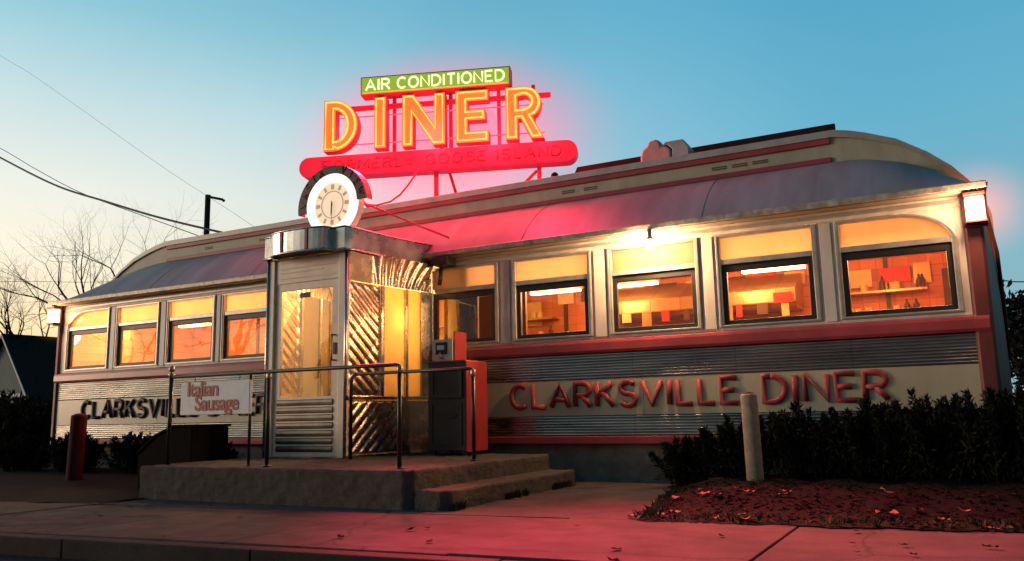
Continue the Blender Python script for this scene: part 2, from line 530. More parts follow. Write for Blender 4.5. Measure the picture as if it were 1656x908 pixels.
# ------------------------------------------------------------------ world
W = bpy.data.worlds.new('World')
scene.world = W
W.use_nodes = True
nt = W.node_tree
bg = nt.nodes['Background']
tc = nt.nodes.new('ShaderNodeTexCoord')
sep = nt.nodes.new('ShaderNodeSeparateXYZ')
nt.links.new(tc.outputs['Generated'], sep.inputs[0])
def ramp(stops):
    r = nt.nodes.new('ShaderNodeValToRGB')
    e = r.color_ramp.elements
    for i, (p, c) in enumerate(stops):
        if i < 2:
            e[i].position = p
        else:
            e.new(p)
        e[i].color = tuple(c) + (1,)
    return r
cool = ramp([(0, (.30, .46, .50)), (.16, (.22, .48, .58)), (.32, (.12, .43, .61)), (.48, (.075, .36, .56)), (.70, (.04, .20, .36)), (1, (.02, .09, .18))])
warm = ramp([(0, (.95, .52, .20)), (.10, (1.0, .78, .45)), (.17, (1.0, .90, .70)), (.25, (.86, .88, .80)), (.34, (.58, .76, .79)), (.43, (.28, .58, .69)), (.52, (.13, .43, .60)), (.74, (.04, .20, .36)), (1, (.02, .09, .18))])
for r in (cool, warm):
    nt.links.new(sep.outputs['Z'], r.inputs['Fac'])
def dotv(v):
    d = nt.nodes.new('ShaderNodeVectorMath')
    d.operation = 'DOT_PRODUCT'
    nt.links.new(tc.outputs['Generated'], d.inputs[0])
    d.inputs[1].default_value = v
    return d
d1 = dotv((-.96, -.28, 0))
m1 = nt.nodes.new('ShaderNodeMapRange')
m1.interpolation_type = 'SMOOTHSTEP'
m1.inputs['From Min'].default_value = -.25
m1.inputs['From Max'].default_value = .72
nt.links.new(d1.outputs['Value'], m1.inputs['Value'])
mixc = nt.nodes.new('ShaderNodeMixRGB')
nt.links.new(m1.outputs['Result'], mixc.inputs['Fac'])
nt.links.new(cool.outputs['Color'], mixc.inputs['Color1'])
nt.links.new(warm.outputs['Color'], mixc.inputs['Color2'])
# the eastern sky behind the photographer has already gone dark
d2 = dotv((.72, -.69, 0))
m2 = nt.nodes.new('ShaderNodeMapRange')
m2.interpolation_type = 'SMOOTHSTEP'
m2.inputs['From Min'].default_value = -.15
m2.inputs['From Max'].default_value = .55
m2.inputs['To Min'].default_value = 1
m2.inputs['To Max'].default_value = .27
nt.links.new(d2.outputs['Value'], m2.inputs['Value'])
mul = nt.nodes.new('ShaderNodeMixRGB')
mul.blend_type = 'MULTIPLY'
mul.inputs['Fac'].default_value = 1
nt.links.new(mixc.outputs['Color'], mul.inputs['Color1'])
nt.links.new(m2.outputs['Result'], mul.inputs['Color2'])
# physical sky with the sun just below the horizon in the west, mixed in
sky = nt.nodes.new('ShaderNodeTexSky')
sky.sky_type = 'NISHITA'
sky.sun_disc = False
sky.sun_elevation = R(-1)
sky.sun_rotation = math.atan2(-.96, -.28)
ssc = nt.nodes.new('ShaderNodeMixRGB')
ssc.blend_type = 'MULTIPLY'
ssc.inputs['Fac'].default_value = 1
nt.links.new(sky.outputs['Color'], ssc.inputs['Color1'])
ssc.inputs['Color2'].default_value = (.06, .06, .06, 1)
add = nt.nodes.new('ShaderNodeMixRGB')
add.blend_type = 'ADD'
add.inputs['Fac'].default_value = 1
nt.links.new(mul.outputs['Color'], add.inputs['Color1'])
nt.links.new(ssc.outputs['Color'], add.inputs['Color2'])
# thin uneven haze in the air
nz = nt.nodes.new('ShaderNodeTexNoise')
nz.inputs['Scale'].default_value = 2.2
nz.inputs['Detail'].default_value = 5
nt.links.new(tc.outputs['Generated'], nz.inputs['Vector'])
nmr = nt.nodes.new('ShaderNodeMapRange')
nmr.inputs['To Min'].default_value = .86
nmr.inputs['To Max'].default_value = 1.13
nt.links.new(nz.outputs['Fac'], nmr.inputs['Value'])
hz = nt.nodes.new('ShaderNodeMixRGB')
hz.blend_type = 'MULTIPLY'
hz.inputs['Fac'].default_value = 1
nt.links.new(add.outputs['Color'], hz.inputs['Color1'])
nt.links.new(nmr.outputs['Result'], hz.inputs['Color2'])
nt.links.new(hz.outputs['Color'], bg.inputs['Color'])
bg.inputs['Strength'].default_value = 1.0

# one weak, wide, warm sun: the afterglow low in the west
sl = bpy.data.lights.new('sun', 'SUN')
sl.energy = 1.5
sl.angle = R(18)
sl.color = (1, .70, .48)
so = bpy.data.objects.new('sun', sl)
COL.objects.link(so)
so.rotation_euler = Vector((.90, .42, -.12)).to_track_quat('-Z', 'Y').to_euler()

def lamp(name, kind, loc, energy, col, radius=.1, target=None, **kw):
    l = bpy.data.lights.new(name, kind)
    l.energy = energy
    l.color = col
    if kind == 'AREA':
        l.shape = 'RECTANGLE'
        l.size, l.size_y = kw.get('size', (1, 1))
        if 'spread' in kw: l.spread = kw['spread']
    else:
        l.shadow_soft_size = radius
    if kind == 'SPOT':
        l.spot_size = kw.get('spot', R(90))
        l.spot_blend = kw.get('blend', .6)
    o = bpy.data.objects.new(name, l)
    COL.objects.link(o)
    o.location = loc
    if target is not None:
        o.rotation_euler = (Vector(target) - Vector(loc)).to_track_quat('-Z', 'Y').to_euler()
    return o

# ------------------------------------------------------------------ the setting
DX, DZ = .9956, .0    # sidewalk runs about 5.4 degrees off the diner
def back_y(x): return -3.66 + .0985 * (x + 5)
def kerb_y(x): return -5.55 + .090 * (x + 5)
b = MB()
b.quad((-900, -900, -.16), (900, -900, -.16), (900, 900, -.16), (-900, 900, -.16))
tag(b.build('ground', M['ground']), kind='structure')
b = MB()
b.quad((-160, kerb_y(-160) - .15, -.155), (-160, kerb_y(-160) - 11, -.155), (120, kerb_y(120) - 11, -.155), (120, kerb_y(120) - .15, -.155))
tag(b.build('road', M['asphalt']), kind='structure')
# sidewalk slabs with open joints
b = MB()
x = -60.0 + (-1.155 % 1.82)
xs = [-1.155 + 1.82 * k for k in range(-26, 20)]
for k in range(len(xs) - 1):
    x0, x1 = xs[k] + .007, xs[k + 1] - .007
    dz = rnd.uniform(-.006, .006)
    tilt = rnd.uniform(-.004, .004)
    lo = [(x0, kerb_y(x0) + .012), (x1, kerb_y(x1) + .012), (x1 + .02, back_y(x1)), (x0 + .02, back_y(x0))]
    n = len(b.v)
    zt = [dz - tilt, dz + tilt, dz + tilt, dz - tilt]
    b.v += [(p[0], p[1], -.15) for p in lo] + [(p[0], p[1], z) for p, z in zip(lo, zt)]
    b.f += [tuple(n + i for i in q) for q in ((4, 5, 6, 7), (0, 1, 5, 4), (1, 2, 6, 5), (2, 3, 7, 6), (3, 0, 4, 7))]
tag(b.build('sidewalk', M['sidewalk'], bevel=.008), kind='structure')
b = MB()
for k in range(len(xs) - 1):
    x0, x1 = xs[k] + .003 + .4, xs[k + 1] - .003 + .4
    lo = [(x0, kerb_y(x0) - .15), (x1, kerb_y(x1) - .15), (x1, kerb_y(x1)), (x0, kerb_y(x0))]
    b.prism(lo, -.16, -.008 + rnd.uniform(-.004, .004), 'z')
tag(b.build('kerb', M['kerbstone'], bevel=.012), kind='structure')
# walkway from the steps to the sidewalk
b = MB()
bed = [(-2.36, -3.37), (-2.42, -3.0), (-2.55, -2.5), (-2.66, -1.9), (-2.76, -1.3), (-2.95, -.5), (-3.05, -.02)]
walk = [(-8.5, -3.98), (-7, -3.835), (-5, -3.64), (-3.6, -3.50)] + [bed[0]] + bed[1:] + [(-8.5, -.02)]
walk[-9 + 0] = walk[-9 + 0]
b.prism([(p[0], p[1] - .0) for p in walk], -.15, .004, 'z')
tag(b.build('walkway', M['sidewalk']), kind='structure')

# planting bed right of the walkway: a low mound of soil with a ragged edge
def bed_edge_x(y):
    pts = sorted([(p[1], p[0]) for p in bed])
    for (y0, x0), (y1, x1) in zip(pts, pts[1:]):
        if y0 <= y <= y1:
            return x0 + (x1 - x0) * (y - y0) / (y1 - y0)
    return pts[0][1] if y < pts[0][0] else pts[-1][1]
def bed_h(x, y):
    yb = back_y(x)
    t = max(0, min(1, (y - yb) / 1.6))
    e = max(0, min(1, (x - bed_edge_x(y)) / .5))
    return .015 + .15 * t * t * (3 - 2 * t) * e + .018 * math.sin(7.1 * x + 3 * y) * math.sin(5.3 * y - 2 * x) * e
def bedfn(u, v):
    yv = v
    x_r = 14
    uu = u ** 1.8
    y = -3.37 + 3.34 * yv if yv > 0 else -3.37
    xl = bed_edge_x(y) - .03 + .06 * math.sin(yv * 31) * math.sin(yv * 13)
    x = xl + (x_r - xl) * uu
    yb = back_y(x) - .05 + .04 * math.sin(x * 9.1) + .03 * math.sin(x * 23)
    y = yb + (0 - .03 - yb) * yv
    return (x, y, bed_h(x, y) if yv > 0 else .008)
b = MB().grid(bedfn, 110, 44)
tag(b.build('planting_bed', M['soil'], smooth=True), kind='structure')
# soil left of the stoop
def bedl(u, v):
    x = -40 + 31.7 * u ** .6
    yb = back_y(x) - .02 + .05 * math.sin(x * 6.3)
    y = yb + (3.6 - yb) * v
    return (x, y, .006 + .05 * min(1, v * 3) + .01 * math.sin(x * 5 + y * 7))
b = MB().grid(bedl, 80, 20)
tag(b.build('planting_bed', M['soil'], smooth=True), kind='structure')

# ------------------------------------------------------------------ the diner
XL, XR, YB = -15.33, .42, 3.6
dn = thing('diner', (-7.45, 1.8, 0), 'long 1940s stainless and cream roadside diner with red trim and lit amber windows', 'diner')
# foundation
b = MB().box(XL + .12, XR - .12, .10, YB - .1, -.15, .478)
b.build('foundation', M['foundation'], dn)
b = MB().box(XL, XR, -.030, .10, .48, .582)
b.build('lower_stripe', M['belt'], dn, bevel=.012)
# fluted panels
def flutes(z0, z1, n, x0, x1, y):
    prof = []
    h = (z1 - z0) / n
    for i in range(n):
        for j in range(7):
            a = PI * j / 6
            prof.append((y - .017 * math.sin(a), z0 + h * (i + .04 + .92 * (1 - math.cos(a)) / 2)))
    bb = MB()
    seg = [x0 + (x1 - x0) * k / 12 for k in range(13)]
    for k in range(12):
        n0 = len(bb.v)
        xa, xb = seg[k] + .002, seg[k + 1] - .002
        bb.v += [(xa, p[0], p[1]) for p in prof] + [(xb, p[0], p[1]) for p in prof]
        m = len(prof)
        for i in range(m - 1):
            bb.f.append((n0 + i, n0 + m + i, n0 + m + i + 1, n0 + i + 1))
    return bb
flutes(.584, .838, 7, XL + .06, XR - .1, .0).build('fluted_panel', M['flute'], dn, smooth=False)
flutes(1.312, 1.638, 9, XL + .06, XR - .1, .0).build('fluted_panel', M['flute'], dn, smooth=False)
MB().box(XL + .05, XR - .08, .012, .10, .582, 1.64).build('backing_wall', M['in_dark'], dn)
# cream name band in plates
b = MB()
px = [XL + .06, -11.4, -8.3, -3.83, -.3, XR - .1]
px = [XL + .06, -12.6, -9.7, -6.7, -3.72, -.9 + .9, XR - .1]
px = [XL + .06, -12.4, -9.5, -6.6, -3.45, XR - .1]
for x0, x1 in zip(px, px[1:]):
    b.box(x0 + .003, x1 - .003, -.012, .011, .842, 1.308)
b.build('name_band', M['cream'], dn, bevel=.003)
# raised lettering
def lettering(txt, x0, x1, z0, z1, name):
    st, w = text_strokes(txt, .27, .3)
    sx = (x1 - x0) / w
    bb = MB()
    for ch, ss in st:
        for s in ss:
            bb.tube([(x0 + p[0] * sx, -.030, z0 + .04 + p[1] * (z1 - z0 - .08)) for p in s], .036, 10, flat=.6, flat_axis=1)
    return bb.build(name, M['letter_red' if x0 > -8 else 'letter_shaded'], dn, smooth=True)
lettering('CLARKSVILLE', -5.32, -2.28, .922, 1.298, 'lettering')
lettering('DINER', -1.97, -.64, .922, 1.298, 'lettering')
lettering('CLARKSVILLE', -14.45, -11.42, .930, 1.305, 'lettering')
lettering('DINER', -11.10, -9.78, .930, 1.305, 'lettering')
# belt rail
b = MB()
b.prism([(-.002, 1.64), (-.045, 1.645), (-.055, 1.68), (-.055, 1.775), (-.045, 1.81), (-.002, 1.825), (.1, 1.825), (.1, 1.64)], XL, XR - .02, 'x')
b.build('belt_rail', M['belt'], dn, bevel=.004)

# windows
WR = [(-6.66, -5.51), (-5.29, -4.10), (-3.87, -2.65), (-2.44, -1.26), (-1.06, .18)]
WL = [(-15.07, -13.82), (-13.63, -12.46), (-12.26, -11.06), (-10.90, -9.74), (-9.56, -8.42)]
ZB, ZT = 1.865, 3.01
wins = WL + WR
# wall pieces: piers between windows, header above
edges = [XL] + [v for w in wins for v in w] + [XR - .04]
piers = [(edges[i], edges[i + 1]) for i in range(0, len(edges), 2)]
for (a, c) in piers:
    bb = MB()
    if c - a > 1.0:
        bb.box(a, c, .0, .11, 1.826, 3.015)      # behind the vestibule
    else:
        bb.box(a, c, .0, .11, 1.826, 3.015)
        if c - a < .5 and a > XL + .1 and c < XR - .2:
            bb.box(a + .035, c - .035, -.016, -.002, 1.85, 3.0)
    bb.build('pier', M['pier'], dn, bevel=.006)
MB().box(XL, XR - .04, .0, .11, 3.017, 3.135).build('header', M['pier'], dn, bevel=.006)
MB().box(XL, XR - .04, -.016, -.002, 3.06, 3.10).build('header_trim', M['frame'], dn, bevel=.004)
for (a, c) in wins:
    MB().box(a + .002, c - .002, .0, .11, 1.827, ZB - .002).build('sill', M['pier'], dn)

def rloop(x0, x1, z0, z1, tl=None, tr=None, n=10):
    """loop counter-clockwise from bottom left; tl/tr = (rx, rz) elliptical corners"""
    L = [(x0, z0), (x1, z0)]
    if tr:
        L += arc(x1 - tr[0], z1 - tr[1], tr[0], tr[1], 0, 90, n)
    else:
        L += [(x1, z1)]
    if tl:
        L += arc(x0 + tl[0], z1 - tl[1], tl[0], tl[1], 90, 180, n)
    else:
        L += [(x0, z1)]
    return L

def window(i, x0, x1, tl=None, tr=None, pane=None, left=False):
    d = .055
    out = rloop(x0, x1, ZB, ZT, tl, tr)
    inn = rloop(x0 + d, x1 - d, ZB + .03, ZT - .035, tl and (tl[0] - d, tl[1] - .035), tr and (tr[0] - d, tr[1] - .035))
    f = MB().ring(out, inn, -.022, .09)
    zb0, zb1 = 2.635, 2.70
    f.box(x0 + d + .001, x1 - d - .001, -.012, .07, zb0, zb1)
    fr = f.build('window', M['frame'], dn, bevel=.005)
    # thin bright bead round the frame
    o2 = rloop(x0 + .012, x1 - .012, ZB + .012, ZT - .012, tl and (tl[0] - .012, tl[1] - .012), tr and (tr[0] - .012, tr[1] - .012))
    i2 = rloop(x0 + .026, x1 - .026, ZB + .022, ZT - .024, tl and (tl[0] - .026, tl[1] - .024), tr and (tr[0] - .026, tr[1] - .024))
    MB().ring(o2, i2, -.032, -.0225).build('bead', M['frame'], fr)
    if tl or tr:      # corner filler behind the rounded head
        c = MB()
        if tr:
            c.prism([(x1, ZT - tr[1]), (x1, ZT)] + [(x1 - tr[0], ZT)] + arc(x1 - tr[0], ZT - tr[1], tr[0], tr[1], 90, 0, 10)[1:-1], .0, .10)
        if tl:
            c.prism([(x0 + tl[0], ZT), (x0, ZT), (x0, ZT - tl[1])] + arc(x0 + tl[0], ZT - tl[1], tl[0], tl[1], 180, 90, 10)[1:-1], .0, .10)
        c.build('corner_panel', M['pier'], fr)
    # upper pane
    t = rloop(x0 + d, x1 - d, zb1, ZT - .035, tl and (tl[0] - d, min(tl[1] - .035, ZT - .035 - zb1)), tr and (tr[0] - d, min(tr[1] - .035, ZT - .035 - zb1)))
    MB().prism(t, .030, .040).build('transom_pane', M['transom'], fr)
    # lower sash: black rubber frame, thick at top
    s = MB()
    a, c, z0, z1 = x0 + d, x1 - d, ZB + .03, zb0
    w = .062
    o = [(a, z0), (c, z0), (c, z1), (a, z1)]
    n_ = [(a + w, z0 + .055), (c - w, z0 + .055), (c - w, z1 - .085), (a + w, z1 - .085)]
    s.ring(o, n_, .012, .06)
    s.build('sash', M['sash'], fr, bevel=.006)
    pq = MB()
    pq.quad(*[(p[0], .043, p[1]) for p in n_])
    pq.build('pane', M['glass_left'] if left else M['glass'], fr)
    return fr
for i, (a, c) in enumerate(WL):
    window(i, a, c, tl=(.60, .34) if i == 0 else None, left=True)
for i, (a, c) in enumerate(WR):
    window(i, a, c, tr=(.62, .345) if i == 4 else None, left=(i == 0))

# corner posts
for x0, x1 in ((XL - .02, XL + .10), (XR - .17, XR + .02)):
    b = MB()
    b.prism([(x0, .1), (x0, -.01), (x0 + .03, -.045), (x1 - .03, -.045), (x1, -.01), (x1, .1)], .46, 3.13, 'z')
    b.build('corner_post', M['post_red'], dn, bevel=.006)
# bowed end walls and plain back wall
def endwall(xe, s):
    L = []
    for i in range(13):
        t = i / 12
        L.append((xe + s * .20 * math.sin(PI * t) ** .8, .1 + (YB - .1) * t))
    bb = MB()
    n = len(L)
    for z0, z1 in ((.48, 3.14),):
        k = len(bb.v)
        bb.v += [(p[0], p[1], z0) for p in L] + [(p[0], p[1], z1) for p in L]
        for i in range(n - 1):
            bb.f.append((k + i, k + i + 1, k + n + i + 1, k + n + i))
    return bb
endwall(XR, 1).build('end_wall', M['post_red'], dn, smooth=True)
endwall(XL, -1).build('end_wall', M['post_red'], dn, smooth=True)
MB().box(XL, XR, YB - .08, YB, -.1, 3.14).build('back_wall', M['post_red'], dn)

# roof: loft of cross sections; the ends are bull-nosed like a railway carriage
prof_low = [(-.20, 3.205), (-.05, 3.37), (.12, 3.53), (.32, 3.69), (.55, 3.83), (.80, 3.95)]
def endfac(x):
    """heights scale towards the rounded ends: returns (top scale, base scale)"""
    d = max(x - (-1.08), (-13.36) - x)
    if d <= 0: return 1.0, 1.0
    T = [(0, 1, 1), (.2, .965, .99), (.4, .91, .96), (.74, .79, .84), (1.06, .60, .66), (1.30, .415, .45), (1.48, .22, .24), (1.60, .03, .03), (2.2, .0, .0)]
    sc = 1.60 / (1.60 if x > -7 else 2.02)
    d *= sc
    for (a, t0, b0), (c, t1, b1) in zip(T, T[1:]):
        if a <= d <= c:
            k = (d - a) / (c - a)
            return t0 + (t1 - t0) * k, b0 + (b1 - b0) * k
    return 0, 0
st = [-15.38, -15.3, -15.2, -15.05, -14.9, -14.7, -14.5, -14.3, -14.1, -13.9, -13.7, -13.5, -13.36, -12, -10, -8, -6, -4, -2, -1.08, -.9, -.7, -.5, -.34, -.2, -.02, .1, .22, .32, .40, .46, .52]
def roofpt(x, y, z, base=False):
    t, bs = endfac(x)
    f = bs if base else t
    return (x, y, 3.205 + (z - 3.205) * f)
b = MB()
rows = []
for x in st:
    rows.append([roofpt(x, y, z, True) for y, z in prof_low] )
nn = len(prof_low)
for r_ in rows: b.v += r_
for i in range(len(st) - 1):
    for j in range(nn - 1):
        b.f.append((i * nn + j, (i + 1) * nn + j, (i + 1) * nn + j + 1, i * nn + j + 1))
b.build('lower_roof', M['roofmetal'], dn, smooth=True)
for x in (-12.55, -10.1, -5.05, -2.55):
    MB().tube([(x, y - .001, z + .001) for y, z in prof_low], .004, 6).build('roof_seam', M['roofmetal'], dn, smooth=True)
# clerestory (cream) incl. bullnose
b = MB()
n0 = 0
cl = [(.80, 3.95, True), (.80, 4.27, False)]
for i, x in enumerate(st):
    p0 = roofpt(x, .802, 3.95, True)
    p1 = roofpt(x, .802, 4.30, False)
    if p1[2] < p0[2] + .002: p1 = (p1[0], p1[1], p0[2] + .002)
    b.v += [p0, p1]
for i in range(len(st) - 1):
    b.f.append((2 * i, 2 * i + 2, 2 * i + 3, 2 * i + 1))
b.build('clerestory', M['cream_roof'], dn, smooth=True)
# upper roof skin
b = MB()
top = [(.77, 4.27), (.77, 4.36), (.95, 4.42), (1.3, 4.47), (1.8, 4.50), (2.3, 4.47), (2.65, 4.42), (2.83, 4.36), (2.83, 4.0), (3.1, 3.85), (3.4, 3.6), (3.8, 3.205)]
for x in st:
    b.v += [roofpt(x, y, z) for y, z in top]
nn = len(top)
for i in range(len(st) - 1):
    for j in range(nn - 1):
        b.f.append((i * nn + j, (i + 1) * nn + j, (i + 1) * nn + j + 1, i * nn + j + 1))
b.f.append(tuple(range(nn)))
b.f.append(tuple((len(st) - 1) * nn + j for j in range(nn - 1, -1, -1)))
b.build('upper_roof', M['vent_grey'], dn, smooth=False)
# red stripes on the clerestory
MB().box(-13.34, -1.10, .775, .800, 3.945, 4.015).build('roof_stripe', M['stripe'], dn, bevel=.006)
MB().box(-13.34, -1.10, .770, .800, 4.19, 4.262).build('roof_stripe', M['stripe'], dn, bevel=.006)
# louvre slots in the clerestory
for x in (-12.3, -10.9, -9.0, -4.85, -4.5, -2.62, -2.35, -2.08):
    b = MB()
    for dz in (0, .028):
        b.box(x, x + .20, .792, .801, 4.08 + dz, 4.092 + dz)
    b.build('louvre', M['in_dark'], dn)
# dark board along the ridge at the right
MB().prism([(-5.15, 4.50), (-1.12, 4.50), (-1.12, 4.77), (-5.0, 4.77)], 1.76, 1.84).build('ridge_board', M['tar'], dn)
# eave gutter lip and soffit
b = MB()
b.prism([(-.235, 3.145), (-.235, 3.215), (-.205, 3.225), (-.18, 3.21), (-.18, 3.15)], -15.40, .50, 'x')
b.build('gutter', M['gutter'], dn, bevel=.008)
MB().box(-15.36, .46, -.178, .12, 3.137, 3.150).build('soffit', M['soffit'], dn)
MB().box(-15.30, .46, .12, YB, 3.137, 3.150).build('soffit', M['soffit'], dn)
# dark rear eave end seen past the right corner
b = MB().prism([(.20, 3.1), (.20, 3.36), (.62, 3.34), (.70, 2.84), (.60, 2.84), (.56, 3.1)], 2.70, 3.62)
b.build('rear_eave', M['tar'], dn, bevel=.01)
# side trim strip
b = MB().tube([(.47, .2, 3.1), (.58, .8, 2.6), (.61, 1.2, 1.9), (.60, 1.3, 1.4)], .022, 8)
b.build('side_pipe', M['post_red'], dn, smooth=True)

# ---- interior
MB().box(XL + .1, XR - .1, .13, YB - .09, .60, .70).build('inside_floor', M['in_floor'], dn)
MB().box(XL + .1, XR - .1, .13, YB - .09, 3.06, 3.09).build('inside_ceiling', M['ceil_in'], dn)
MB().box(XL + .1, XR - .1, 3.1, 3.2, .71, 3.05).build('inside_back_wall', M['wall_in'], dn)
MB().box(XL + .1, XL + .14, .14, 3.09, .71, 3.05).build('inside_end_wall', M['wall_in'], dn)
MB().box(XR - .16, XR - .12, .14, 3.09, .71, 3.05).build('inside_end_wall', M['wall_in'], dn)
# hood, shelves and wall panels at the back
b = MB()
b.prism([(2.45, 2.35), (2.35, 2.42), (2.35, 2.62), (3.09, 2.95), (3.09, 2.35)], -4.9, -1.9, 'x')
b.build('range_hood', M['in_steel'], dn, bevel=.01)
for x in (-13.2, -11.0, -7.4, -5.9, -3.2, -.75):
    MB().box(x, x + .06, 3.06, 3.098, .72, 3.04).build('wall_batten', M['in_dark'], dn)
for z in (2.15, 2.5):
    MB().box(-1.7, -.2, 2.8, 3.098, z, z + .03).build('wall_shelf', M['in_steel'], dn)
    MB().box(-8.6, -6.0, 2.8, 3.098, z, z + .03).build('wall_shelf', M['in_steel'], dn)
MB().box(-7.0, -5.55, .9, .95, .72, 3.04).build('dark_panel', M['in_dark'], dn)  # dark panel added to keep the window right of the entrance dark
MB().box(-6.35, -5.95, .16, .20, 1.9, 3.04).build('inside_post', M['in_dark'], dn)
# counter running along the back
MB().box(-14.2, -.6, 2.0, 2.5, .71, 1.78).build('counter', M['in_steel'], dn, bevel=.02)

# loose things inside the diner
def poster(x, z, w, h, m, label, cat='poster', y=3.04):
    o = MB().box(x, x + w, y, y + .015, z, z + h).build('poster', M[m], None)
    tag(o, label, cat)
poster(-2.50, 2.78, .22, .20, 'in_red', 'small red card on back wall above the serving hood, seen in fourth window')
poster(-2.2, 2.40, .26, .15, 'in_red', 'low red card on the hood front, seen in fourth window', y=2.28)
poster(-2.15, 2.76, .30, .2, 'in_cream', 'cream menu card beside small red card, seen in fourth window')
poster(-.80, 2.66, .40, .22, 'in_red', 'wide red poster on back wall inside the rightmost window')
poster(-5.15, 2.80, .22, .20, 'in_red', 'red poster at right top of the window beside entrance vending box')
poster(-5.55, 2.78, .34, .24, 'in_dark', 'dark poster next to red one, in the window right of the vending box')
poster(-6.0, 2.76, .3, .26, 'in_cream', 'cream poster left of the dark one, in the window right of vending box')
poster(-6.75, 2.42, .42, .42, 'in_cream', 'large square cream lit menu board in window right of the vending box', 'menu board')
poster(-4.52, 2.42, .2, .2, 'in_red', 'small red card low on back wall behind the middle right window')
poster(.0, 2.2, .28, .6, 'in_dark', 'tall dark notice at far right of the rightmost window')
MENU = [(-4.9, 2.80, .5, .16, 'in_cream', 'long cream menu strip above the hood, left part of middle right window'),
        (-4.25, 2.78, .4, .18, 'in_dark', 'dark menu panel above the hood in the middle right window'),
        (-3.7, 2.78, .3, .18, 'in_cream', 'cream menu card above the hood at right of the middle right window'),
        (-3.0, 2.78, .26, .18, 'in_dark', 'dark card above the hood at left of the fourth right window'),
        (-1.62, 2.74, .3, .2, 'in_cream', 'cream card on back wall at right of the fourth right window'),
        (-1.22, 2.62, .3, .26, 'in_cream', 'cream card left of the wide red poster in rightmost window'),
        (-.36, 2.62, .22, .3, 'in_steel', 'metal framed card right of the wide red poster in rightmost window'),
        (-12.7, 2.5, .5, .35, 'in_cream', 'cream poster on back wall behind the second left window'),
        (-11.6, 2.42, .3, .4, 'in_red', 'red poster on back wall behind the third left window'),
        (-10.7, 2.45, .5, .3, 'in_red', 'wide red poster on back wall behind the window left of entrance')]
for mx_ in MENU: poster(*mx_)
for k, x in enumerate((-4.8, -4.55, -4.22, -3.9, -3.55, -3.3, -2.95, -2.75, -2.45, -2.1)):
    gq = random.Random(k)
    hgt = gq.uniform(.10, .30)
    o = MB().box(x, x + gq.uniform(.07, .16), 2.31, 2.335, 2.40 - hgt, 2.42).build('utensil' if k % 2 else 'order_slip', M[('in_dark', 'in_cream', 'in_steel', 'in_red')[k % 4]])
    kind_ = 'utensil' if k % 2 else 'order slip'
    tag(o, ('kitchen utensil' if k % 2 else 'paper order slip') + ' hanging from the hood edge seen in the ' + ('middle right window' if x < -3.2 else 'fourth right window'), kind_, kind_ + 's hanging from the hood in the ' + ('middle right window' if x < -3.2 else 'fourth right window'))
bsrc = None
gb = random.Random(3)
for i in range(34):
    x, zs = (-1.65 + gb.random() * 1.4, 2.181 if i % 2 else 2.531) if i < 16 else (-8.5 + gb.random() * 2.4, 2.181 if i % 2 else 2.531)
    if bsrc is None:
        bsrc = MB().lathe([(.035, 0), (.04, .02), (.04, .12), (.016, .17), (.015, .21)], (0, 0, 0), 10).build('bottle', M['in_dark'], None, smooth=True)
        bsrc2 = MB().lathe([(.05, 0), (.055, .02), (.05, .11), (.052, .12)], (0, 0, 0), 10).build('cup', M['in_cream'], None, smooth=True)
        bo = bsrc
    elif i == 1:
        bo = bsrc2
    else:
        bo = (bsrc if gb.random() < .5 else bsrc2).copy()
        COL.objects.link(bo)
    bo.location = (x, 2.9 + gb.random() * .1, zs)
    k_ = 'bottle' if bo.name.startswith('bottle') else 'cup'
    tag(bo, ('dark bottle' if k_ == 'bottle' else 'pale cup') + (' on a back wall shelf seen in the rightmost window' if i < 16 else ' on a back wall shelf behind the entrance vestibule'), k_, ('%ss on the back shelf in the rightmost window' if i < 16 else '%ss on the shelf behind the entrance') % k_)
lamps = [(-4.4, 2.35), (-2.15, 2.15), (-12.9, 1.6), (-14.1, 2.2), (-10.3, 1.8), (-.6, .9), (-8.3, 1.6), (-5.7, 2.3)]
lbl = ['fluorescent lamp on ceiling seen through the middle right window', 'bright fluorescent lamp on ceiling seen in the fourth right window',
       'fluorescent lamp on ceiling behind the second window from left', 'fluorescent lamp on ceiling behind the leftmost rounded window',
       'fluorescent lamp on ceiling behind the window left of entrance', 'fluorescent lamp on ceiling behind the rightmost rounded window',
       'fluorescent lamp on ceiling behind the entrance vestibule', 'fluorescent lamp on ceiling behind the window right of the vending box']
for (x, y), lb in zip(lamps, lbl):
    t = thing('fluorescent_lamp', (x, y, 3.06), lb, 'ceiling lamp', 'ceiling lamps inside the diner')
    MB().box(x - .46, x + .46, y - .09, y + .09, 2.90, 2.95).build('housing', M['in_cream'], t)
    for dx in (-.35, .35):
        MB().tube([(x + dx, y, 2.952), (x + dx, y, 3.058)], .01, 6).build('hanger', M['in_dark'], t)
    for dy in (-.045, .045):
        MB().tube([(x - .44, y + dy, 2.872), (x + .44, y + dy, 2.872)], .02, 8).build('tube', M['tube'], t)
# soft light of those lamps thrown at the front windows
for x in (-14.4, -11.6, -9.0, -4.7, -1.8, -.4):
    lamp('interior_light', 'AREA', (x, 1.5, 2.92), 105, (1, .62, .30), target=(x, .2, 2.3), size=(1.3, .12))

for x, e in ((-14.0, 80), (-12.2, 95), (-10.3, 85), (-4.6, 60), (-2.6, 62), (-.7, 34)):
    lamp('interior_light', 'POINT', (x, 1.7, 2.7), e, (1, .56, .24) if x < -8 else (1, .42, .20), .2)

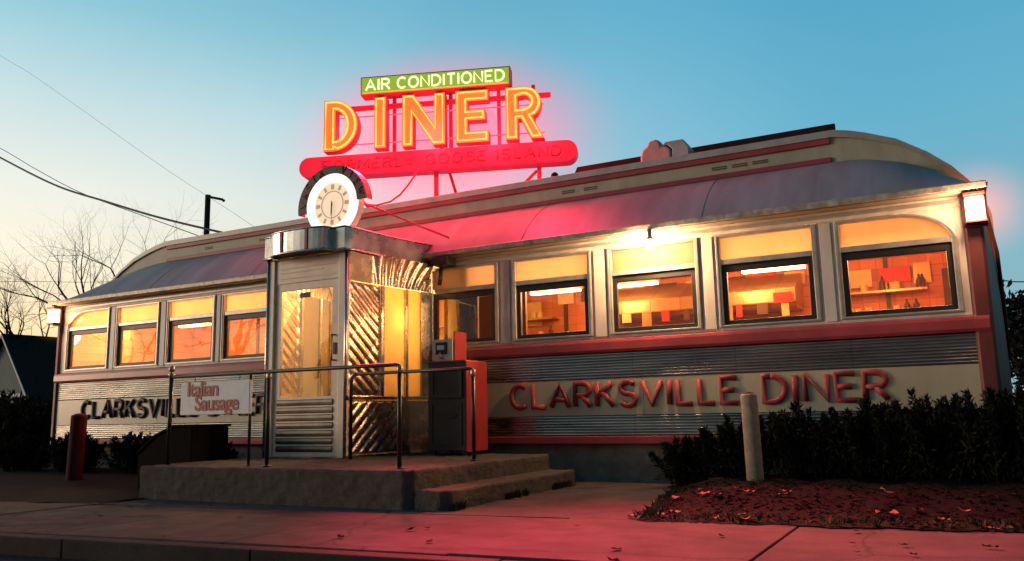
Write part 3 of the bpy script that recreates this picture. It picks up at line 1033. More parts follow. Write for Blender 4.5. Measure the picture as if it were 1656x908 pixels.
def person(x, y, z, turn, label, shirt):
    """seated figure on a stool: one skinned body, hair and seat"""
    t = thing('person', (x, y, .70), label, 'person')
    t.rotation_euler = (0, 0, turn)
    V_ = [(0, 0, .50), (0, 0, .72), (0, .01, .92), (0, .01, 1.03), (0, -.02, 1.12), (0, -.01, 1.22),
          (.17, 0, .95), (.22, -.05, .70), (.17, -.28, .62), (-.17, 0, .95), (-.22, -.05, .70), (-.17, -.28, .62),
          (.10, -.03, .48), (.13, -.42, .50), (.13, -.40, .08), (.13, -.52, .03), (-.10, -.03, .48), (-.13, -.42, .50), (-.13, -.40, .08), (-.13, -.52, .03)]
    rad = [.15, .15, .14, .06, .085, .075, .07, .05, .035, .07, .05, .035, .09, .065, .045, .035, .09, .065, .045, .035]
    E_ = [(0, 1), (1, 2), (2, 3), (3, 4), (4, 5), (2, 6), (6, 7), (7, 8), (2, 9), (9, 10), (10, 11), (0, 12), (12, 13), (13, 14), (14, 15), (0, 16), (16, 17), (17, 18), (18, 19)]
    me = bpy.data.meshes.new('body')
    me.from_pydata(V_, E_, [])
    o = bpy.data.objects.new('body', me)
    COL.objects.link(o)
    o.parent = t
    sk = o.modifiers.new('skin', 'SKIN')
    for i, sv in enumerate(me.skin_vertices[0].data):
        sv.radius = (rad[i], rad[i])
        sv.use_root = (i == 0)
    o.modifiers.new('sub', 'SUBSURF').render_levels = 2
    me.materials.append(M[shirt])
    bb = MB()
    hh = []
    for i in range(9):
        a = PI / 2 * i / 8
        hh.append((.112 * math.cos(a) + .001, 1.14 + .15 * math.sin(a)))
    bb.lathe(hh, (0, .015, 0), 14)
    bb.build('hair', M['hair'], t, smooth=True, world=False)
    return t
person(-4.42, .55, 2.0, R(170), 'dark haired diner seated with back to the window right of the vending box', 'shirt')
person(-2.2, .55, 2.0, R(190), 'dark haired diner seated low in the fourth right window', 'shirt')
for x in (-4.42, -2.2):
    lb = 'round topped counter stool under the diner guest in the %s' % ('window right of the vending box' if x < -4 else 'fourth right window')
    t = thing('stool', (x, .55, .70), lb, 'stool')
    MB().lathe([(.16, .40), (.19, .42), (.19, .47), (.16, .49)], (x, .55, .70), 18).build('seat', M['in_red'], t, smooth=True)
    MB().lathe([(.17, .0), (.16, .02), (.035, .04), (.03, .40)], (x, .55, .702), 14).build('pedestal', M['in_steel'], t, smooth=True)

# ------------------------------------------------------------------ entrance vestibule
ve = thing('entrance_vestibule', (-7.5, -.8, .37), 'quilted stainless entrance vestibule with curved amber glass and bowed canopy, jutting from the diner front', 'entrance')
VX0, VX1, VY = -8.22, -6.88, -1.62
def side(t, s=1):
    """plan curve of the flared side, t=0 at the front, 1 at the wall"""
    x = VX1 + .05 * t + .17 * t * t
    y = VY + (VY * -1 - .03) * t
    if s < 0: x = VX0 - (x - VX1)
    return x, y
def side_nrm(t, s=1):
    a = side(max(0, t - .02), s)
    c = side(min(1, t + .02), s)
    n = Vector((c[1] - a[1], -(c[0] - a[0]))) * s
    return n.normalized()
def quilt_panel(t0, t1, z0, z1, ang, pitch, s=1, amp=.026, out=0.0, nu=40, nv=110):
    L = 1.6
    def fn(u, v):
        t = t0 + (t1 - t0) * u
        x, y = side(t, s)
        n = side_nrm(t, s)
        z = z0 + (z1 - z0) * v
        a = (t - t0) * L
        q = (z - z0) * math.cos(ang) + a * math.sin(ang)
        q2 = -(z - z0) * math.sin(ang) + a * math.cos(ang)
        f = abs(math.sin(PI * q / pitch))
        g = abs(math.sin(PI * q2 / (pitch * 3.3) + .4))
        e = min(1, 12 * min(u, 1 - u)) * min(1, 20 * min(v, 1 - v))
        h = out + amp * e * (f ** .7) * (.62 + .38 * g ** .4)
        return (x + n.x * h, y + n.y * h, z)
    return MB().grid(fn, nu, nv)
def side_strip(t0, t1, z0, z1, out, thick, s=1, n=8):
    bb = MB()
    rows = []
    for i in range(n + 1):
        t = t0 + (t1 - t0) * i / n
        x, y = side(t, s)
        nr = side_nrm(t, s)
        rows.append([(x + nr.x * o_, y + nr.y * o_, z) for o_, z in ((out, z0), (out, z1), (out - thick, z1), (out - thick, z0))])
    for r_ in rows: bb.v += r_
    for i in range(n):
        for j in range(4):
            j2 = (j + 1) % 4
            bb.f.append((i * 4 + j, (i + 1) * 4 + j, (i + 1) * 4 + j2, i * 4 + j2))
    bb.f += [(3, 2, 1, 0), (n * 4, n * 4 + 1, n * 4 + 2, n * 4 + 3)]
    return bb
F0 = .372
for s in (1, -1):
    quilt_panel(.02, .405, 1.16, 2.66, R(40), .118, s, .022).build('quilted_panel', M['quilt'], ve, smooth=True)
    quilt_panel(.02, .62, F0 + .03, 1.10, R(-42), .118, s, .022).build('quilted_panel', M['quilt'], ve, smooth=True)
    side_strip(.62, 1, F0 + .03, 1.10, .004, .03, s).build('dado_panel', M['stainless'], ve, smooth=False)
    side_strip(.0, 1, 1.105, 1.155, .03, .06, s).build('rail', M['stainless'], ve, bevel=.006)
    side_strip(.0, 1, F0 + .001, F0 + .028, .02, .05, s).build('skirting', M['stainless'], ve)
    # glass lights
    side_strip(.445, .70, 1.16, 2.66, .0, .012, s).build('window', M['vestglass'], ve, smooth=False)
    side_strip(.735, .89, 1.16, 2.66, .0, .012, s).build('window', M['vestglass'], ve, smooth=False)
    side_strip(.408, .443, 1.157, 2.66, .022, .05, s).build('mullion', M['stainless'], ve, bevel=.006)
    side_strip(.702, .733, 1.157, 2.66, .022, .05, s).build('mullion', M['stainless'], ve, bevel=.006)
    side_strip(.892, 1.0, 1.157, 2.66, .018, .05, s).build('jamb', M['stainless'], ve, bevel=.006)
    # fluted fascia above
    def fas(u, v, s=s):
        t = .01 + .985 * u
        x, y = side(t, s)
        n = side_nrm(t, s)
        fan = (t - .5) * (1 + .5 * (1 - v)) * 9
        k = max(0, min(1, (t - .30) / .08))
        h = .012 + k * (.030 * abs(math.sin(PI * fan)) ** .7) + (.055 * k + .02) * v * v
        return (x + n.x * h, y + n.y * h, 2.662 + .40 * v)
    MB().grid(fas, 110, 12).build('fascia', M['quilt'], ve, smooth=True)
# front: jambs, transom panel, door
MB().box(VX0 - .01, VX0 + .10, VY - .03, VY + .08, F0 + .001, 3.05).build('door_jamb', M['door_cream'], ve, bevel=.012)
MB().box(VX1 - .12, VX1 + .005, VY - .03, VY + .08, F0 + .001, 3.05).build('door_jamb', M['door_cream'], ve, bevel=.012)
b = MB().tube([(VX1 + .012, VY - .03, F0), (VX1 + .012, VY - .03, 3.05)], .022, 10)
b.tube([(VX0 - .015, VY - .03, F0), (VX0 - .015, VY - .03, 3.05)], .022, 10)
b.build('corner_bead', M['stainless'], ve, smooth=True)
MB().box(VX0 + .101, VX1 - .121, VY - .005, VY + .06, 2.70, 3.05).build('transom_panel', M['door_cream'], ve, bevel=.006)
b = MB()
for z in (2.76, 2.84, 2.90, 2.98):
    b.box(VX0 + .18, VX1 - .20 - (.2 if z == 2.84 else 0), VY - .009, VY - .005, z, z + .016)
b.build('transom_trim', M['pier'], ve)
dx0, dx1 = VX0 + .104, VX1 - .124
b = MB().ring([(dx0, F0 + .012), (dx1, F0 + .012), (dx1, 2.695), (dx0, 2.695)], [(dx0 + .10, 1.16), (dx1 - .12, 1.16), (dx1 - .12, 2.60), (dx0 + .10, 2.60)], VY + .005, VY + .05)
dr = b.build('door', M['door_cream'], ve, bevel=.006)
b = MB()
b.quad((dx0 + .10, VY + .026, 1.16), (dx1 - .12, VY + .026, 1.16), (dx1 - .12, VY + .026, 2.60), (dx0 + .10, VY + .026, 2.60))
b.build('glass', M['doorglass'], dr)
b = MB()
for k in range(7):
    z = F0 + .07 + k * .1
    b.prism([(VY + .004, z), (VY - .008, z + .012), (VY - .012, z + .042), (VY - .008, z + .074), (VY + .004, z + .086)], dx0 + .06, dx1 - .09, 'x')
b.build('kick_panel', M['kick'], dr, bevel=.004)
b = MB().tube([(dx1 - .07, VY + .006, 1.62), (dx1 - .07, VY - .055, 1.62), (dx1 - .07, VY - .055, 1.95), (dx1 - .07, VY + .006, 1.95)], .012, 8)
b.build('handle', M['sash'], dr, smooth=True)
MB().box(dx1 - .095, dx1 - .045, VY - .01, VY + .004, 1.70, 1.85).build('lock_plate', M['sash'], dr)
# cards stuck on the door glass
MB().box(dx0 + .42, dx0 + .60, VY + .012, VY + .020, 2.49, 2.56).build('notice', M['in_dark'], dr)
# canopy band: bowed over the door, then round the flared sides
path = []
for i in range(9):
    x, y = side(1 - i / 8, -1)
    n = side_nrm(1 - i / 8, -1)
    path.append((x + n.x * .075, y + n.y * .075))
path.append((VX0 - .03, VY - .10))
path.append((VX0 + .12, VY - .10))
for i in range(15):
    a = PI * i / 14
    k = math.sin(a) ** .55
    path.append((VX0 + .17 + (VX1 - VX0 - .34) * (1 - math.cos(a)) / 2, VY - .10 - .20 * k))
path.append((VX1 - .12, VY - .10))
path.append((VX1 + .03, VY - .10))
for i in range(9):
    x, y = side(i / 8)
    n = side_nrm(i / 8)
    path.append((x + n.x * .075, y + n.y * .075))
b = MB()
k = len(path)
b.v += [(p[0], p[1], 3.06) for p in path] + [(p[0], p[1], 3.36) for p in path]
for i in range(k - 1):
    b.f.append((i, i + 1, k + i + 1, k + i))
b.build('canopy_band', M['stainless'], ve, smooth=False)
MB().prism(path, 3.345, 3.353, 'z').build('canopy_roof', M['vent_grey'], ve)
MB().prism(path, 3.068, 3.076, 'z').build('canopy_soffit', M['sash'], ve)
b = MB()
b.tube([(p[0], p[1] - .001, 3.36) for p in path], .012, 6)
b.tube([(p[0], p[1] - .001, 3.06) for p in path], .014, 6)
b.build('canopy_trim', M['stainless'], ve, smooth=True)
b = MB()
for x in (-7.36, -7.10, -7.72):
    i = min(range(k), key=lambda q: abs(path[q][0] - x) + (0 if path[q][1] < VY - .05 else 9))
    MB().box(path[i][0] - .02, path[i][0] + .02, path[i][1] - .016, path[i][1] - .002, 3.075, 3.345).build('canopy_strip', M['belt'], ve)
# vestibule interior
MB().box(VX0 + .02, VX1 - .02, VY + .1, -.04, F0 + .0, F0 + .02).build('inner_floor', M['in_floor'], ve)
MB().box(VX0 + .02, VX1 - .02, VY + .1, -.04, 3.03, 3.055).build('inner_ceiling', M['ceil_in'], ve)
MB().box(VX0 - .2, VX1 + .2, -.035, -.005, F0, 3.05).build('inner_wall', M['in_cream'], ve)
MB().box(-7.75, -7.68, -.08, -.036, F0 + .02, 2.6).build('inner_door_frame', M['in_dark'], ve)
MB().box(-7.12, -7.05, -.08, -.036, F0 + .02, 2.6).build('inner_door_frame', M['in_dark'], ve)
lamp('vestibule_light', 'POINT', (-7.5, -.75, 2.85), 130, (1, .64, .26), .10)
lamp('vestibule_light', 'POINT', (-6.9, -.55, 2.2), 22, (1, .62, .24), .08)

# bracket on the wall at the canopy's right end
t = thing('wall_bracket', (-6.33, -.06, 3.1), 'small dark box bracket fixed under eave at right end of the entrance canopy', 'bracket')
MB().box(-6.46, -6.20, -.26, -.01, 3.15 - .14, 3.15 - .02).build('box', M['sash'], t, bevel=.01)
MB().tube([(-6.40, -.10, 3.02), (-6.40, -.12, 2.86), (-6.42, -.12, 2.74)], .03, 8).build('arm', M['sash'], t, smooth=True)

# ------------------------------------------------------------------ clock over the canopy
CX, CY, CZ, CR = -7.27, -1.47, 3.76, .435
ck = thing('clock', (CX, CY, 3.353), 'round white glowing clock under a dark lettered arch, standing on the entrance canopy', 'clock')
def disc(r, n=40): return [(CX + r * math.cos(2 * PI * i / n), CZ + r * math.sin(2 * PI * i / n)) for i in range(n)]
MB().prism(disc(CR), CY + .015, CY + .13).build('case', M['signwhite'], ck)
MB().ring(disc(CR), disc(.315), CY - .03, CY + .014).build('neon_ring', M['clock_ring'], ck)
MB().prism(disc(.313), CY - .006, CY + .012).build('dial', M['clock_dial'], ck)
b = MB()
for i in range(12):
    a = PI / 2 - i * PI / 6
    c, s = math.cos(a), math.sin(a)
    r0, r1, w = .215, .285, (.018 if i % 3 else .026)
    p = [(CX + r0 * c - w * s, CZ + r0 * s + w * c), (CX + r1 * c - w * s, CZ + r1 * s + w * c), (CX + r1 * c + w * s, CZ + r1 * s - w * c), (CX + r0 * c + w * s, CZ + r0 * s - w * c)]
    b.prism(p, CY - .012, CY - .0065)
b.ring(disc(.195), disc(.180), CY - .011, CY - .0065)
b.build('numerals', M['clock_mark'], ck)
for ang, ln, w in ((-96, .16, .013), (-88, .24, .009)):
    c, s = math.cos(R(ang)), math.sin(R(ang))
    MB().prism([(CX - w * s, CZ + w * c), (CX + ln * c, CZ + ln * s), (CX + w * s, CZ - w * c), (CX - .05 * c, CZ - .05 * s)], CY - .024 - .004 * (ln > .2), CY - .018 - .004 * (ln > .2)).build('hand', M['clock_hand'], ck)
oa = arc(CX, CZ - .01, .590, .555, 2, 188, 30)
ia = arc(CX, CZ - .01, .440, .440, 2, 188, 30)
b = MB().prism(oa + ia[::-1], CY - .034, CY - .005)
b.build('arch', M['arch'], ck)
ar = arc(CX, CZ - .01, .590, .555, 2, 188, 30)
b = MB()
for p, q in zip(ar, ar[1:]):
    b.quad((p[0], CY - .004, p[1]), (q[0], CY - .004, q[1]), (q[0], CY + .11, q[1]), (p[0], CY + .11, p[1]))
b.build('arch_side', M['sign_can'], ck, smooth=True)
b = MB()
def arch_text(txt, a0, a1):
    for i, ch in enumerate(txt):
        a = R(a0 + (a1 - a0) * i / (len(txt) - 1))
        w, ss = glyph(ch)
        for st_ in ss:
            pts = []
            for p in st_:
                lx, lz = (p[0] - w / 2) * .085, (p[1] - .5) * .10
                rr = .508 + lz
                th = a - lx / .493
                pts.append((CX + rr * math.cos(th), CY - .037, CZ - .01 + rr * math.sin(th)))
            b.tube(pts, .009, 6)
arch_text('VASTA', 174, 112)
arch_text('VIEW', 66, 14)
b.build('lettering', M['arch_letter'], ck, smooth=True)
MB().box(CX - .12, CX + .12, CY + .03, CY + .16, 3.352, 3.40).build('stand', M['arch'], ck)
MB().tube([(CX + .30, CY + .15, CZ + .05), (-6.2, -.2, 3.40)], .016, 8).build('brace', M['sign_can'], ck, smooth=True)

# ------------------------------------------------------------------ neon DINER roof sign (turned 20 degrees towards the right)
SP = Vector((-7.334, 1.30, 0))
sg = thing('neon_sign', (SP.x, SP.y, 4.44), 'big red and yellow neon DINER sign on posts above the roof', 'neon sign')
SA = R(20)
sg.rotation_euler = (0, 0, SA)
def sb(bb, name, m, parent=None, **k):
    """build in the sign's own frame: x along the sign, y back, z true height"""
    bb.v = [(p[0], p[1], p[2] - 4.44) for p in bb.v]
    return bb.build(name, M[m], parent or sg, world=False, **k)
# bar
bl = arc(2.17, 5.135, .18, .185, -90, 90, 12) + arc(-2.25, 5.115, .18, .185, 90, 270, 12)
bar = sb(MB().prism(bl, -.14, .14), 'name_bar', 'sign_bar', bevel=.012)
bl2 = arc(2.17, 5.135, .20, .205, -90, 90, 12) + arc(-2.25, 5.115, .20, .205, 90, 270, 12)
st_, w_ = text_strokes('FORMERLY GOOSE ISLAND', .32, .62)
b = MB()
sx = 4.05 / w_
for ch, ss in st_:
    for s in ss:
        b.tube([(-1.98 + p[0] * sx, -.142, 5.045 + .165 * p[1] + .004 * p[0] * sx) for p in s], .014, 6)
sb(b, 'lettering', 'bar_letter', bar, smooth=True)
# letters
def inset(loop, d):
    n = len(loop)
    area = sum(loop[i][0] * loop[(i + 1) % n][1] - loop[(i + 1) % n][0] * loop[i][1] for i in range(n))
    sgn = 1 if area > 0 else -1
    out = []
    for i in range(n):
        p0, p1, p2 = Vector(loop[i - 1]), Vector(loop[i]), Vector(loop[(i + 1) % n])
        e1 = (p1 - p0).normalized()
        e2 = (p2 - p1).normalized()
        n1 = Vector((-e1.y, e1.x)) * sgn
        n2 = Vector((-e2.y, e2.x)) * sgn
        bis = (n1 + n2)
        if bis.length < 1e-4: bis = n1
        bis.normalize()
        c = max(.42, bis.dot(n1))
        out.append(tuple(p1 + bis * (d / c)))
    return out
LZ0, LZ1 = 5.375, 6.285
H = LZ1 - LZ0
S_ = .205
def L_I(x): return [[(x, 0), (x + S_, 0), (x + S_, H), (x, H)]]
def L_E(x, w=.56): return [[(x, 0), (x + w, 0), (x + w, S_ * .92), (x + S_, S_ * .92), (x + S_, .385), (x + w * .90, .385), (x + w * .90, .385 + S_ * .86), (x + S_, .385 + S_ * .86), (x + S_, H - S_ * .92), (x + w, H - S_ * .92), (x + w, H), (x, H)]]
def L_D(x, w=.60):
    o = [(x, 0), (x + .18, 0)] + arc(x + .18, H / 2, w - .18, H / 2, -90, 90, 16)[0:] + [(x, H)]
    i = [(x + S_, S_ * .92)] + arc(x + S_ - .005, H / 2, w - S_ * 2 + .005, H / 2 - S_ * .92, -90, 90, 14)[1:-1] + [(x + S_, H - S_ * .92)]
    return [o, i]
def L_N(x, w=.74): return [[(x, 0), (x + S_ * .92, 0), (x + S_ * .92, H * .60), (x + w - S_ * 1.02, 0), (x + w, 0), (x + w, H), (x + w - S_ * .92, H), (x + w - S_ * .92, H * .40), (x + S_ * 1.02, H), (x, H)]]
def L_R(x, w=.60):
    zc = H * .70
    o = [(x, 0), (x + S_, 0), (x + S_, H * .40 - .012), (x + S_ + .05, H * .40 - .012), (x + w - S_ * .85, 0), (x + w + .04, 0), (x + w - .16, H * .425)] + arc(x + w - .27, zc - .01, .27, H * .31, -52, 90, 12) + [(x, H)]
    i = [(x + S_, H * .58)] + [(x + w - .30, H * .58)] + arc(x + w - .30, zc + .01, .12, H * .30 - S_ * .80, -60, 90, 8) + [(x + S_, H - S_ * .86)]
    return [o, i]
def big(loops, name):
    cu = bpy.data.curves.new(name, 'CURVE')
    cu.dimensions = '2D'
    cu.fill_mode = 'BOTH'
    cu.extrude = .10
    for L in loops:
        sp = cu.splines.new('POLY')
        sp.points.add(len(L) - 1)
        for p, q in zip(sp.points, L):
            p.co = (q[0], q[1], 0, 1)
        sp.use_cyclic_u = True
    tmp = bpy.data.objects.new('tmp', cu)
    COL.objects.link(tmp)
    dg = bpy.context.evaluated_depsgraph_get()
    me = bpy.data.meshes.new_from_object(tmp.evaluated_get(dg))
    bpy.data.objects.remove(tmp)
    me.name = name
    # curve plane (x,y) -> sign plane (x,z), depth along y
    me.transform(Matrix(((1, 0, 0, 0), (0, 0, -1, 0), (0, 1, 0, LZ0 - 4.44), (0, 0, 0, 1))))
    me.transform(Matrix.Translation((0, -.06, 0)))
    me.materials.clear()
    me.materials.append(M['sign_can'])
    me.materials.append(M['sign_face'])
    for p in me.polygons:
        p.material_index = 1 if p.normal.y < -.9 or (abs(p.normal.y) > .9 and p.center.y < -.1) else 0
    o = bpy.data.objects.new(name, me)
    COL.objects.link(o)
    o.parent = sg
    # neon tube following the edge of the letter face
    for k, L in enumerate(loops):
        I = inset(L, .036 if k == 0 else -.036)
        bb = MB().tube([(p[0], -.178, p[1] + LZ0) for p in I], .0195, 8, closed=True)
        sb(bb, 'neon_tube', 'neon_yellow', o, smooth=True)
    return o
big(L_D(-1.985), 'letter')
big(L_I(-1.09), 'letter')
big(L_N(-.60), 'letter')
big(L_E(.325), 'letter')
big(L_R(1.175), 'letter')
# rails behind the letters
for z0, z1, x0, x1 in ((6.16, 6.24, -1.95, 1.92),):
    sb(MB().box(x0, x1, .045, .11, z0, z1), 'frame_rail', 'sign_can', bevel=.006)
for x in (-.82, .02, .18, 1.02, 1.62):
    sb(MB().box(x - .03, x + .03, .112, .17, 5.25, 6.42), 'frame_post', 'sign_can', bevel=.006)
# red neon behind the letters, seen in slivers between them
for x0, x1, z in ((-1.9, 1.8, 5.55), (-1.9, 1.8, 6.05)):
    sb(MB().tube([(x0, .085, z), (x1, .085, z)], .012, 8), 'backing_tube', 'neon_red', smooth=True)
# AIR CONDITIONED box
ab = sb(MB().box(-1.35, 1.265, -.13, .11, 6.345, 6.685), 'air_box', 'sign_edge', bevel=.012)
sb(MB().box(-1.325, 1.24, -.140, -.131, 6.37, 6.66), 'box_face', 'sign_green', ab)
st_, w_ = text_strokes('AIR CONDITIONED', .25, .42)
b = MB()
sx = 2.40 / w_
for ch, ss in st_:
    for s in ss:
        b.tube([(-1.24 + p[0] * sx, -.160, 6.425 + .185 * p[1]) for p in s], .0175, 6)
sb(b, 'neon_lettering', 'neon_white', ab, smooth=True)
b = MB()
for z in (6.385,):
    b.tube([(-1.30, -.150, z), (1.22, -.150, z)], .010, 6)
sb(b, 'border_tube', 'neon_amber', ab, smooth=True)
# posts and braces to the roof
for x in (-1.7, -.05, 1.70):
    sb(MB().box(x - .035, x + .035, -.03, .04, 4.42, 4.952), 'post', 'sign_can', bevel=.005)
for a_, c_ in (((.16, .10, 4.95), (.24, .62, 4.44)), ((1.66, .0, 4.86), (1.22, -.02, 4.44)), ((-1.66, .0, 4.86), (-1.3, .4, 4.44))):
    sb(MB().tube([a_, c_], .027, 8), 'brace', 'sign_can', smooth=True)
# feeder cable hanging from the bar
b = MB()
cp = [(-7.50, .95, 4.94), (-7.58, .93, 4.82), (-7.70, .9, 4.66), (-7.85, .9, 4.53), (-8.05, .9, 4.44), (-8.3, .85, 4.40), (-8.45, .8, 4.42), (-8.65, .8, 4.52), (-8.75, .82, 4.60), (-8.82, .85, 4.40)]
b.tube([tuple(p) for p in cp], .016, 8)
tag(b.build('cable', M['sign_can'], smooth=True), 'thin red feeder cable looping down from the neon sign to the roof', 'cable')
# light thrown by the neon
sgm = Matrix.Translation((SP.x, SP.y, 0)) @ Matrix.Rotation(SA, 4, 'Z')
RED = (1, .016, .040)
for x, e in ((-1.3, 170), (-.1, 300), (.9, 330), (1.8, 150)):
    p = sgm @ Vector((x, -.55, 5.6))
    lamp('neon_light', 'POINT', p, e, RED, .3)
p = sgm @ Vector((.6, -.55, 5.85))
lamp('neon_light', 'SPOT', p, 15000, (1, .035, .10), .3, target=(.6, -6.0, 0), spot=R(47), blend=1.0)
p = sgm @ Vector((-.9, -.55, 5.85))
lamp('neon_light', 'SPOT', p, 7000, (1, .035, .10), .3, target=(-4.2, -6.2, 0), spot=R(40), blend=1.0)
# glowing volumes added to imitate the halos of sign and lamps
def halo(name, label, cx, cy, cz, rx, ry, rz, rotz, col, absorb, es, ad, power):
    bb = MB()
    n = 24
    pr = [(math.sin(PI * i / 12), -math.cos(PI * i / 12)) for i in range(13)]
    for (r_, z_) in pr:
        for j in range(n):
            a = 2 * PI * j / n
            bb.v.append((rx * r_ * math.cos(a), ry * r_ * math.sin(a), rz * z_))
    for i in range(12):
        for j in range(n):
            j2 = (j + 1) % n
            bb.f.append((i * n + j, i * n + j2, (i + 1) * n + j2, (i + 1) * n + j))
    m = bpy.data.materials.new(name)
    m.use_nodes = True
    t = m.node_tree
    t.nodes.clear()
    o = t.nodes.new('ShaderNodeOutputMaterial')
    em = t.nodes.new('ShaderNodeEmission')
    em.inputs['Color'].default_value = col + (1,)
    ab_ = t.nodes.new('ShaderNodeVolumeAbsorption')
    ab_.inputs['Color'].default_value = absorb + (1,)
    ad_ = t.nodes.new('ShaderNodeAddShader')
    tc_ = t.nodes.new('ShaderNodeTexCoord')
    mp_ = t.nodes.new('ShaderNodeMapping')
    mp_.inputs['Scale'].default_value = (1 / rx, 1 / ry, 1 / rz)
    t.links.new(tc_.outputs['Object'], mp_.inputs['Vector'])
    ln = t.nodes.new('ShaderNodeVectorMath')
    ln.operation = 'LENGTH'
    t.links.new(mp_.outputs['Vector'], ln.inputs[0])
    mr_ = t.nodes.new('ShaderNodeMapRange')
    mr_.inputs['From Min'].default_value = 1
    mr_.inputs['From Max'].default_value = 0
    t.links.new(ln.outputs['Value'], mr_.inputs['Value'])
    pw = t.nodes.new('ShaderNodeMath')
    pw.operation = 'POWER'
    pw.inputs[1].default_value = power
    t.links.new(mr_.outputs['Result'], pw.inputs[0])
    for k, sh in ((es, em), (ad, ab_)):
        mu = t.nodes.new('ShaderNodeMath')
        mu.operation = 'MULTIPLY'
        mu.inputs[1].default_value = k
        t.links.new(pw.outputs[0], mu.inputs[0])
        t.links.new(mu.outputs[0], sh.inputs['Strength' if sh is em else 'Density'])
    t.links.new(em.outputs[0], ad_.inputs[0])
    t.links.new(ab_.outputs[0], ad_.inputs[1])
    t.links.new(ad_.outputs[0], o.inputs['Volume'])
    ob = bb.build(name, m)
    ob.location = (cx, cy, cz)
    ob.rotation_euler = (0, 0, rotz)
    tag(ob, label, 'halo', kind='stuff')
    return ob
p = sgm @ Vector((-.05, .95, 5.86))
halo('neon_halo', 'pink glowing haze added as an emissive volume behind the neon sign', p.x, p.y, p.z, 3.5, .72, 2.05, SA, (1, .16, .27), (.9, .22, .32), 2.5, 3.0, 1.7)

halo('lamp_halo', 'faint orange glow volume added beside the right corner lamp', .43, .60, 3.09, .75, .5, .72, 0, (1, .22, .07), (.9, .5, .4), 2.4, 1.2, 1.9)
halo('lamp_halo', 'faint orange glow volume added beside the left corner lamp', -16.45, .60, 3.08, .6, .5, .6, 0, (1, .50, .22), (.9, .7, .5), 1.0, .3, 2.2)
# ------------------------------------------------------------------ roof vent
vt = thing('roof_vent', (-3.4, 1.3, 4.45), 'pink-lit rounded exhaust vent with grey duct box on the roof right of the sign', 'roof vent')
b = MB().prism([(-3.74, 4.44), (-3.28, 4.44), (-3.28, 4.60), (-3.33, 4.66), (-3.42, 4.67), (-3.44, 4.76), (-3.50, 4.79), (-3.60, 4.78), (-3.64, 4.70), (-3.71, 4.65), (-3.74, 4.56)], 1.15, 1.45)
b.build('hood', M['vent_pink_lit'], vt, bevel=.03)
b = MB().prism([(-3.27, 4.44), (-3.02, 4.44), (-3.02, 4.60), (-3.10, 4.73), (-3.36, 4.73), (-3.41, 4.68), (-3.32, 4.67), (-3.27, 4.61)], 1.17, 1.5)
b.build('duct_box', M['vent_grey'], vt, bevel=.015)
for x, y in ((-9.55, .9), (-5.1, 1.1)):
    MB().lathe([(.05, 0), (.06, .03), (.055, .08), (.02, .11)], (x, y, 4.42), 12).build('roof_cap', M['tar'], dn, smooth=True)

# ------------------------------------------------------------------ lamps on the building
def corner_lamp(x0, x1, label, m, e):
    xc = (x0 + x1) / 2
    t = thing('wall_lamp', (xc, -.06, 2.80), label, 'wall lamp')
    MB().prism([(-.21, 2.81), (-.07, 2.81), (-.07, 3.08), (-.21, 3.06)], x0, x1, 'x').build('glass', M[m], t, bevel=.012)
    MB().box(x0 - .012, x1 + .012, -.222, -.047, 3.082, 3.112).build('cap', M['post_red'], t, bevel=.004)
    MB().box(x0 - .012, x1 + .012, -.215, -.047, 2.785, 2.808).build('base', M['post_red'], t, bevel=.004)
    MB().box(x0 - .03, x1 + .03, -.066, -.046, 2.76, 3.12).build('back_plate', M['post_red'], t)
    lamp('corner_light', 'POINT', (xc, -.30, 2.94), e, (1, .55, .28), .08)
corner_lamp(.285, .465, 'glowing boxed lamp at top of the right corner post under the eave', 'lamp', 60)
corner_lamp(-15.42, -15.24, 'small glowing boxed lamp at the left corner of the diner under the eave', 'lamp_soft', 36)
# flood lamp under the gutter
fl = thing('flood_lamp', (-3.19, -.26, 2.96), 'bright bare flood lamp under the eave above the middle right window', 'flood lamp')
MB().lathe([(.05, .0), (.055, .02), (.03, .05), (.03, .145)], (-3.20, -.24, 3.00), 14).build('socket', M['gutter'], fl, smooth=True)
MB().lathe([(.012, -.075), (.04, -.055), (.05, -.02), (.04, .015), (.02, .03)], (-3.20, -.24, 2.965), 16).build('bulb', M['bulb'], fl, smooth=True)
MB().lathe([(.012, -.06), (.032, -.045), (.04, -.01), (.03, .02), (.016, .03)], (-3.34, -.24, 3.03), 16).build('bulb', M['bulb'], fl, smooth=True)

def rough_edges(o, lv):
    """worn concrete: fine subdivision and a small cloudy displacement"""
    sd = o.modifiers.new('sub', 'SUBSURF')
    sd.subdivision_type = 'SIMPLE'
    sd.levels = sd.render_levels = lv
    tx = bpy.data.textures.new('worn', 'CLOUDS')
    tx.noise_scale = .11
    tx.noise_depth = 3
    d = o.modifiers.new('worn', 'DISPLACE')
    d.texture = tx
    d.texture_coords = 'LOCAL'
    d.strength = .028
    d.mid_level = .55
    return o
# ------------------------------------------------------------------ stoop and steps
sp_ = thing('stoop', (-6.4, -1.8, 0), 'raised concrete entrance stoop with one lower step on its right side', 'steps')
b = MB().prism([(-8.42, -3.42), (-4.70, -3.42), (-4.62, -3.34), (-4.62, -.35), (-8.42, -.35)], -.12, .37, 'z')
rough_edges(b.build('platform', M['concrete'], sp_, bevel=.022), 6)
b = MB().prism([(-4.618, -3.36), (-4.32, -3.36), (-4.24, -3.28), (-4.24, -.42), (-4.618, -.42)], -.12, .185, 'z')
rough_edges(b.build('lower_step', M['concrete'], sp_, bevel=.025), 6)
